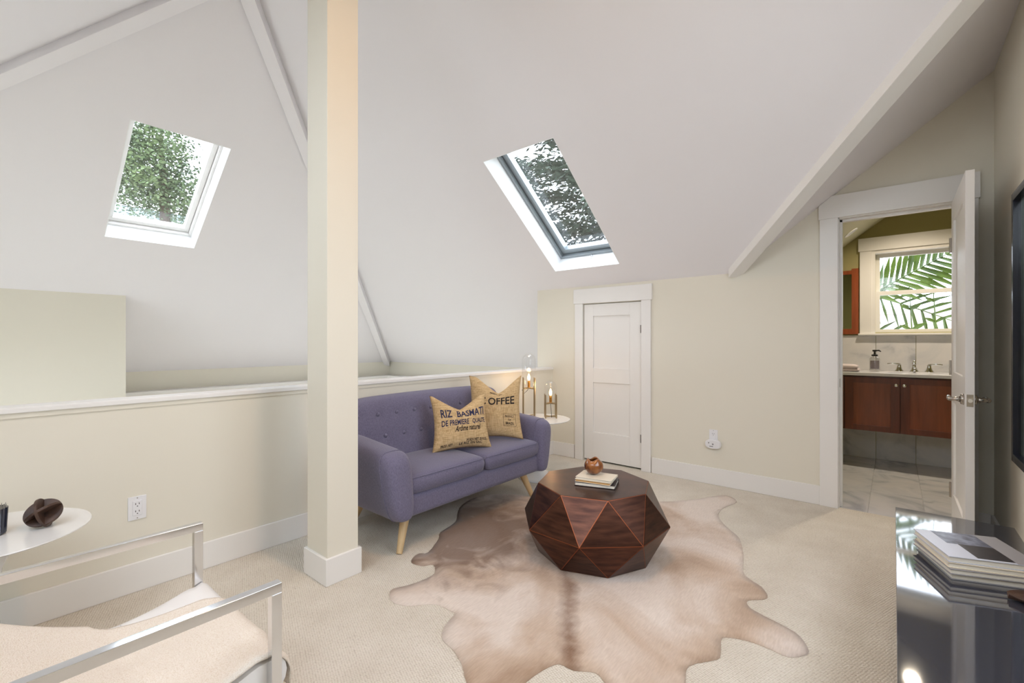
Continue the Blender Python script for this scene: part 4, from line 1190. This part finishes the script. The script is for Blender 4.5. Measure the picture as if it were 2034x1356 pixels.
# leaf shaped dish whose tip shows at the right edge of the frame
ds = MB()
rings = []
for i in range(13):
    t = i / 12
    w_ = 0.045 * sin(pi * (0.04 + 0.92 * t)) ** 0.8
    p = Vector((2.03, -0.266, CZ)) + Vector((0.10, -0.995, 0)) * (0.11 * t)
    sd = Vector((0.995, 0.10, 0))
    rings.append([p + sd * (w_ * s) + Vector((0, 0, (0.002 if b_ == 0 else 0.006) + 0.014 * abs(s) ** 2)) for (s, b_) in ((-1, 0), (-0.5, 0), (0, 0), (0.5, 0), (1, 0), (1, 1), (0.5, 1), (0, 1), (-0.5, 1), (-1, 1))])
tag(ds.loft(rings).build('leaf_dish', 'dark_burl', smooth=True), 'dark wooden leaf dish on the console beside the books', 'dish')

# ---------------------------------------------------------------- framed picture on the right wall
pf = thing('picture_frame', (2.9, YR, 0.6), 'large black framed picture hanging on the right wall', 'picture')
X0, X1, Z0, Z1 = 2.55, 3.115, 0.61, 1.84
for nm, a, b_, c_, d in (('frame_side', X1 - 0.035, X1, Z0, Z1), ('frame_side', X0, X0 + 0.035, Z0, Z1), ('frame_rail', X0 + 0.035, X1 - 0.035, Z1 - 0.035, Z1), ('frame_rail', X0 + 0.035, X1 - 0.035, Z0, Z0 + 0.035)):
    MB().box(a, b_, YR, YR + 0.038, c_, d).build(nm, 'black_frame', pf, bevel=0.001)
mat('art_dark', (48, 58, 62), 0.5, noise_amt=0.6, noise_scale=4, rgb2=(96, 104, 100))
MB().box(X0 + 0.03, X1 - 0.03, YR + 0.001, YR + 0.012, Z0 + 0.03, Z1 - 0.03).build('picture', 'art_dark', pf)
MB().box(X0 + 0.033, X1 - 0.033, YR + 0.020, YR + 0.0215, Z0 + 0.033, Z1 - 0.033).build('pane', 'pane_glass', pf)

# ---------------------------------------------------------------- wall outlets
def outlet(x, y, z, axis, label, w=0.07, h=0.110, two=True):
    T = thing('wall_outlet', (x, y, z - h / 2), label, 'outlet', 'white wall outlets')
    def bx(a0, a1, z0_, z1_, d0, d1):
        if axis == 'y': return MB().box(x + a0, x + a1, y - d1, y - d0, z0_, z1_)
        return MB().box(x - d1, x - d0, y + a0, y + a1, z0_, z1_)
    pl = bx(-w / 2, w / 2, z - h / 2, z + h / 2, 0.0, 0.005).build('cover_plate', 'white_plastic', T, bevel=0.0015)
    bx(-0.017, 0.017, z - 0.034, z + 0.034, 0.005, 0.0075).build('socket_face', 'white_plastic', T, bevel=0.0008, seg=1)
    for s in ((1, -1) if two else (1,)):
        for a in (-0.0065, 0.0065):
            bx(a - 0.0012, a + 0.0012, z + s * 0.017 - 0.001, z + s * 0.017 + 0.007, 0.0075, 0.0079).build('slot', 'slot_dark', T)
        bx(-0.002, 0.002, z + s * 0.017 - 0.010, z + s * 0.017 - 0.006, 0.0075, 0.0079).build('slot', 'slot_dark', T)
    for s in (1, -1):
        bx(-0.0018, 0.0018, z + s * 0.046 - 0.0018, z + s * 0.046 + 0.0018, 0.005, 0.0056).build('screw', 'nickel', T)
    return T
outlet(0.522, YP, 0.386, 'y', 'white duplex outlet on the half wall by the armchair', 0.068, 0.108)
outlet(XW, 1.125, 0.392, 'x', 'white outlet on the back wall above the plugged in device', 0.066, 0.105, two=False)
pd = thing('plug_in_detector', (XW, 1.122, 0.30), 'white oval plug-in detector in the outlet on the back wall', 'detector')
n_ = 40
def se(a, rx, rz, e=0.72): return (abs(cos(a)) ** e * (1 if cos(a) > 0 else -1) * rx, abs(sin(a)) ** e * (1 if sin(a) > 0 else -1) * rz)
rings = []
for d, s in ((0.0075, 0.93), (0.010, 1.0), (0.030, 1.0), (0.036, 0.95), (0.038, 0.86)):
    rings.append([Vector((XW - d, 1.122 + se(2 * pi * k / n_, 0.060 * s, 0.036 * s)[0], 0.330 + se(2 * pi * k / n_, 0.060 * s, 0.036 * s)[1])) for k in range(n_)])
MB().loft(rings).build('case', 'white_plastic', pd, smooth=False)
MB().box(XW - 0.0390, XW - 0.0378, 1.118, 1.146, 0.312, 0.316).build('vent', 'slot_dark', pd)
MB().tube([(XW - 0.0375, 1.152, 0.340), (XW - 0.0392, 1.152, 0.340)], 0.004, 12).build('lamp_dot', 'slot_dark', pd)
MB().tube([(XW - 0.0375, 1.120, 0.332), (XW - 0.0394, 1.120, 0.332)], 0.007, 16).build('test_button', 'book_grey', pd)
# ---------------------------------------------------------------- bathroom
XV = 5.30
va = thing('vanity_cabinet', (5.54, -0.1, 0.34), 'wall hung cherry wood vanity with panelled doors in the bathroom', 'vanity')
MB().box(XV + 0.02, XB - 0.012, -1.15, 0.94, 0.342, 0.845).build('body', 'cherry_dark', va)
def vdoor(y0_, y1_, kn, label=None):
    D = MB().box(XV, XV + 0.02, y0_, y0_ + 0.062, 0.345, 0.832).build('door', 'cherry', va, bevel=0.001)
    MB().box(XV, XV + 0.02, y1_ - 0.062, y1_, 0.345, 0.832).build('door_stile', 'cherry', D, bevel=0.001)
    MB().box(XV, XV + 0.02, y0_ + 0.062, y1_ - 0.062, 0.345, 0.395).build('door_rail', 'cherry', D, bevel=0.001)
    MB().box(XV, XV + 0.02, y0_ + 0.062, y1_ - 0.062, 0.782, 0.832).build('door_rail', 'cherry', D, bevel=0.001)
    MB().box(XV + 0.008, XV + 0.018, y0_ + 0.062, y1_ - 0.062, 0.395, 0.782).build('door_panel', 'cherry_light', D)
    q = MB().lathe((0, 0, 0), [(0.006, 0), (0.006, 0.012), (0.014, 0.018), (0.016, 0.024), (0.010, 0.029), (0.001, 0.030)], 20)
    q.v = [(XV - p[2], kn + p[0], 0.772 + p[1]) for p in q.v]
    q.build('knob', 'chrome', D, smooth=True)
vdoor(-0.042, 0.352, -0.016); vdoor(-0.440, -0.047, -0.072); vdoor(-0.84, -0.445, -0.81)
for k, (a, b_) in enumerate(((0.345, 0.50), (0.505, 0.66), (0.665, 0.832))):
    D = MB().box(XV, XV + 0.02, 0.360, 0.93, a, b_).build('drawer', 'cherry', va, bevel=0.001)
    q = MB().lathe((0, 0, 0), [(0.005, 0), (0.005, 0.012), (0.012, 0.018), (0.013, 0.024), (0.001, 0.030)], 20)
    q.v = [(XV - p[2], 0.645 + p[0], (a + b_) / 2 + p[1]) for p in q.v]
    q.build('knob', 'chrome', D, smooth=True)
ctp = MB().box(XV - 0.02, XB - 0.012, -1.17, 0.955, 0.847, 0.876).build('countertop', 'marble', bevel=0.003)
tag(ctp, 'white marble countertop on the bathroom vanity', 'countertop')
# widespread tap
fa = thing('basin_tap', (5.62, -0.142, 0.876), 'chrome widespread basin tap on the marble countertop', 'tap')
def flare(mb, x, y, z, sc=1.0):
    sc *= 1.55
    pr = [(0.021, 0.0), (0.021, 0.006), (0.014, 0.018), (0.009, 0.034), (0.010, 0.042), (0.001, 0.044)]
    mb.lathe((x, y, z), [(r_ * sc, h_ * sc) for r_, h_ in pr], 20)
for y, s in ((-0.040, 1), (-0.248, -1)):
    q = MB(); flare(q, 5.62, y, 0.876, 1.05)
    q.tube([(5.62, y - s * 0.006, 0.946), (5.61, y + s * 0.04, 0.953), (5.60, y + s * 0.088, 0.950)], [0.009, 0.008, 0.006], 10)
    q.build('handle', 'chrome', fa, smooth=True)
q = MB(); flare(q, 5.62, -0.145, 0.876, 1.05)
q.lathe((5.62, -0.145, 0), [(0.012, 0.940), (0.018, 0.952), (0.009, 0.964), (0.013, 0.975), (0.001, 0.988)], 16)
q.tube([(5.618, -0.145, 0.905), (5.575, -0.145, 0.918), (5.525, -0.145, 0.912), (5.505, -0.145, 0.895)], [0.010, 0.010, 0.009, 0.008], 12)
q.build('spout', 'chrome', fa, smooth=True)
# soap bottle
sb = thing('soap_bottle', (5.50, 0.138, 0.876), 'clear glass soap bottle with a black pump on the vanity', 'soap bottle')
K = 1.36
def kp(pr): return [(r_ * K, z_ * K) for r_, z_ in pr]
MB().lathe((5.50, 0.138, 0.876), kp([(0.001, 0.001), (0.027, 0.001), (0.029, 0.006), (0.029, 0.088), (0.024, 0.098), (0.012, 0.104), (0.012, 0.112)]), 24, cap=False).build('glass', 'bottle_glass', sb, smooth=True)
MB().lathe((5.50, 0.138, 0.876), kp([(0.001, 0.020), (0.025, 0.020), (0.025, 0.076), (0.001, 0.076)]), 24).build('liquid', 'soap_liquid', sb)
q = MB().lathe((5.50, 0.138, 0.876), kp([(0.001, 0.108), (0.018, 0.108), (0.018, 0.118), (0.006, 0.121), (0.005, 0.138), (0.012, 0.140), (0.013, 0.150), (0.001, 0.152)]), 18)
q.tube([(5.50, 0.138, 1.074), (5.485, 0.105, 1.076), (5.478, 0.092, 1.066)], [0.007, 0.007, 0.005], 8)
q.build('pump', 'black_plastic', sb)
# folded towel
tw_ = thing('folded_towel', (5.48, 0.37, 0.876), 'folded pinkish towel at the left end of the vanity', 'towel')
for k in range(2):
    mb = MB()
    z0_ = 0.882 + 0.030 * k
    w_ = 0.13 - 0.012 * k
    for side in (1, -1):
        def pt(u, v, side=side):
            a = 2 * u - 1; b_ = 2 * v - 1
            e = (max(0, 1 - abs(a) ** 6) * max(0, 1 - abs(b_) ** 8)) ** 0.5
            return Vector((5.47 + 0.11 * b_, 0.375 + w_ * a, z0_ + 0.010 + side * 0.0165 * e + (0.006 * (1 - a * a) * (1 - b_ * b_) if side > 0 else 0)))
        mb.grid(pt, 24, 16)
    mb.build('fold', 'towel', tw_, smooth=True, merge=True)
# mirror cabinet
mc = thing('mirror_cabinet', (XB, 0.5, 1.234), 'orange wood framed mirror beside the bathroom window', 'mirror')
for nm, a, b_, c_, d in (('frame_side', 0.272, 0.328, 1.234, 1.897), ('frame_side', 0.69, 0.746, 1.234, 1.88), ('frame_rail', 0.328, 0.69, 1.841, 1.88), ('frame_rail', 0.328, 0.69, 1.234, 1.288)):
    MB().box(XB - 0.03, XB, a, b_, c_, d).build(nm, 'orange_wood', mc, bevel=0.001)
MB().box(XB - 0.012, XB, 0.325, 0.693, 1.285, 1.845).build('mirror_glass', 'mirror', mc)
# recessed ceiling lights
def downlight(x, y, label, power, lens='lamp_lens'):
    z = z3(y) - 0.001
    nrm = Vector((0, -KP, -1)).normalized()
    T = thing('recessed_light', (x, y, z), label, 'ceiling light', 'recessed bathroom lights')
    a = Vector((1, 0, 0)); b_ = nrm.cross(a).normalized()
    def ringp(r_, d): return [Vector((x, y, z)) + nrm * d + r_ * (cos(2 * pi * k / 32) * a + sin(2 * pi * k / 32) * b_) for k in range(32)]
    MB().loft([ringp(0.062, 0.0), ringp(0.062, 0.004), ringp(0.050, 0.006), ringp(0.048, 0.001)]).build('trim_ring', 'trim_white', T)
    MB().loft([ringp(0.047, 0.0005), ringp(0.047, 0.0025)]).build('lens', lens, T)
    if not power: return
    d = bpy.data.lights.new('downlight', 'SPOT'); d.energy = power; d.color = (1.0, 0.85, 0.66); d.spot_size = R(140); d.spot_blend = 1.0; d.shadow_soft_size = 0.05
    o = bpy.data.objects.new('downlight', d); COL.objects.link(o)
    o.location = Vector((x, y, z)) + nrm * 0.02; o.rotation_euler = (0, 0, 0)
downlight(5.39, 0.312, 'round unlit recessed light in the sloping bathroom ceiling', 0, 'white_plastic')
downlight(5.15, -0.10, 'glowing recessed light higher in the bathroom ceiling', 85)

# ---------------------------------------------------------------- outside
def frond(parent, base, tip, sag, ln, seed, n=34, width=0.022):
    random.seed(seed)
    base = Vector(base); tip = Vector(tip); mid = (base + tip) / 2 + Vector((0, 0, sag))
    pts = []
    for i in range(25):
        t = i / 24
        pts.append((1 - t) ** 2 * base + 2 * t * (1 - t) * mid + t * t * tip)
    mb = MB()
    mb.tube(pts, [0.011 * (1 - 0.8 * i / 24) + 0.001 for i in range(25)], 6)
    view = Vector((1, 0, 0))
    for i in range(n):
        t = 0.10 + 0.88 * i / n
        k = min(23, int(t * 24)); p = pts[k].lerp(pts[k + 1], t * 24 - k)
        d = (pts[min(24, k + 1)] - pts[k]).normalized()
        for s in (1, -1):
            nrm = (d.cross(view)).normalized() * s
            l = ln * (0.55 + 0.45 * sin(pi * min(1, t * 1.1))) * random.uniform(0.88, 1.1)
            dr = (nrm * 0.78 + d * 0.62 + Vector((random.uniform(-0.25, 0.25), 0, -0.10))).normalized()
            q0 = p; q1 = p + dr * l * 0.5; q2 = p + dr * l + Vector((0, 0, -0.06 * l))
            wd = dr.cross(view).normalized() * width * random.uniform(0.7, 1.1)
            fold = view * 0.006
            V = [q0 - wd * 0.3, q0 + fold, q0 + wd * 0.3, q1 - wd * 0.5, q1 + fold, q1 + wd * 0.5, q2]
            mb.add(V, [(0, 1, 4, 3), (1, 2, 5, 4), (3, 4, 6), (4, 5, 6)])
    return mb.build('frond', 'palm_green', parent, fix=False)
pt_ = thing('palm', (7.3, -0.9, -3.1), 'palm with feathery green fronds outside the bathroom window', 'palm')
MB().tube([(7.6, -1.0, -3.1), (7.55, -1.0, -1.0), (7.5, -1.0, 0.6)], [0.14, 0.12, 0.10], 12).build('trunk', 'bark', pt_, smooth=True)
frond(pt_, (7.12, 0.30, 1.68), (7.0, -0.75, 2.30), 0.02, 0.46, 1, 17, 0.062)
frond(pt_, (7.35, 0.55, 1.86), (7.2, -0.85, 1.20), 0.10, 0.40, 2, 13, 0.036)
frond(pt_, (7.35, 0.55, 1.30), (7.2, -0.75, 0.98), 0.12, 0.30, 3, 10, 0.034)
frond(pt_, (7.10, -0.19, 0.70), (7.08, -0.14, 1.80), 0.0, 0.16, 4, 4, 0.05)
frond(pt_, (7.15, -0.40, 0.80), (7.10, -0.34, 1.88), 0.0, 0.12, 6, 4, 0.04)

def crown(mb, c, rx, ry, rz, n, size, seed, cl=26, flat=0.6):
    """leaf cloud: clusters of small bent leaves"""
    random.seed(seed)
    c = Vector(c)
    for i in range(n // cl):
        while True:
            p = Vector((random.uniform(-1, 1), random.uniform(-1, 1), random.uniform(-1, 1)))
            if 0.15 < p.length < 1: break
        q = c + Vector((p.x * rx, p.y * ry, p.z * rz))
        for k in range(cl):
            l = q + Vector((random.gauss(0, 0.20), random.gauss(0, 0.20), random.gauss(0, 0.14)))
            d = Vector((random.uniform(-1, 1), random.uniform(-1, 1), random.uniform(-flat, flat))).normalized() * size * random.uniform(0.6, 1.2)
            w_ = d.cross(Vector((random.uniform(-1, 1), random.uniform(-1, 1), 1))).normalized() * size * 0.28
            mb.add([l, l + d * 0.5 + w_, l + d, l + d * 0.5 - w_], [(0, 1, 2, 3)])
# leafy tree beyond the left skylight
tr = thing('leafy_tree', (3.0, 13.5, -3.1), 'broad leafy tree seen through the left skylight', 'tree')
MB().tube([(3.0, 13.5, -3.1), (3.0, 13.4, 1.5), (3.1, 13.3, 4.0), (3.0, 13.3, 6.0)], [0.25, 0.18, 0.12, 0.05], 10).build('trunk', 'bark', tr, smooth=True)
mb = MB(); crown(mb, (2.75, 13.4, 5.35), 0.80, 1.1, 1.25, 10000, 0.10, 3)
crown(mb, (1.55, 13.4, 4.9), 0.35, 0.9, 1.5, 2600, 0.10, 8); crown(mb, (3.5, 13.2, 4.5), 0.60, 0.8, 0.55, 2400, 0.10, 9)
f_ = mb.build('foliage', 'leaf_green', tr, fix=False); f_['kind'] = 'stuff'
# conifer beyond the right skylight: tiers of drooping boughs
cf = thing('conifer_tree', (9.0, 4.1, -3.1), 'dark conifer with layered boughs seen through the right skylight', 'tree')
MB().tube([(9.0, 4.1, -3.1), (9.0, 4.1, 2.0), (9.0, 4.1, 8.5)], [0.25, 0.18, 0.06], 10).build('trunk', 'bark', cf, smooth=True)
mb = MB()
random.seed(12)
for tier in range(12):
    zt_ = 2.2 + tier * 0.62
    for b_ in range(13):
        a = 2 * pi * b_ / 13 + tier * 0.5 + random.uniform(-0.2, 0.2)
        ln = (3.35 - tier * 0.12) * random.uniform(0.7, 1.1)
        for i in range(520):
            t = random.random() ** 0.6
            p = Vector((9.0 + cos(a) * ln * t, 4.1 + sin(a) * ln * t, zt_ - 0.30 * t + 0.18 * t * t)) + Vector((random.gauss(0, 0.16), random.gauss(0, 0.16), random.gauss(0, 0.075)))
            d = Vector((cos(a) + random.uniform(-0.8, 0.8), sin(a) + random.uniform(-0.8, 0.8), random.uniform(-0.7, 0.3))).normalized() * random.uniform(0.10, 0.20)
            w_ = d.cross(Vector((random.uniform(-1, 1), random.uniform(-1, 1), 1))).normalized() * 0.028
            mb.add([p, p + d * 0.5 + w_, p + d, p + d * 0.5 - w_], [(0, 1, 2, 3)])
f_ = mb.build('foliage', 'conifer_green', cf, fix=False); f_['kind'] = 'stuff'
# neighbouring house under the leafy tree
nh_ = thing('neighbour_house', (2.5, 17.0, -3.1), 'neighbouring house with a blue grey roof below the leafy tree', 'house')
MB().box(-3, 8, 15.5, 21, -3.1, 3.55).build('wall', 'pale_brick', nh_)
MB().add([(-3.3, 15.2, 3.5), (8.3, 15.2, 3.5), (8.3, 18.2, 5.35), (-3.3, 18.2, 5.35), (-3.3, 21.3, 3.5), (8.3, 21.3, 3.5)], [(0, 1, 2, 3), (3, 2, 5, 4), (0, 3, 4), (1, 5, 2), (0, 4, 5, 1)]).build('roof', 'roof_blue', nh_)
# pale garden wall behind the palm
gw = thing('garden_wall', (10.0, -1.0, -3.1), 'pale pink rendered wall far behind the palm', 'wall')
MB().box(10.0, 10.2, -6.0, 5.0, -3.1, 1.62).build('render', 'pale_brick', gw)
MB().box(9.95, 10.25, -6.0, 5.0, 1.62, 1.70).build('coping', 'pale_brick', gw)

# recessed warm downlight in the ridge beam above the seating (above the frame)
T = thing('ridge_downlight', (XR, 1.0, ZA - 0.135), 'warm downlight set in the ridge beam above the seating', 'ceiling light')
MB().lathe((XR, 1.0, 0), [(0.034, ZA - 0.121), (0.050, ZA - 0.121), (0.050, ZA - 0.128), (0.036, ZA - 0.130)], 32).build('trim_ring', 'trim_white', T)
MB().lathe((XR, 1.0, 0), [(0.001, ZA - 0.122), (0.033, ZA - 0.122), (0.033, ZA - 0.126), (0.001, ZA - 0.126)], 32).build('lens', 'lamp_lens', T)
d = bpy.data.lights.new('ridge_downlight', 'SPOT'); d.energy = 62; d.color = (1.0, 0.55, 0.22); d.spot_size = R(150); d.spot_blend = 1.0; d.shadow_soft_size = 0.06
o = bpy.data.objects.new('ridge_downlight', d); COL.objects.link(o); o.location = (XR, 1.0, ZA - 0.15)
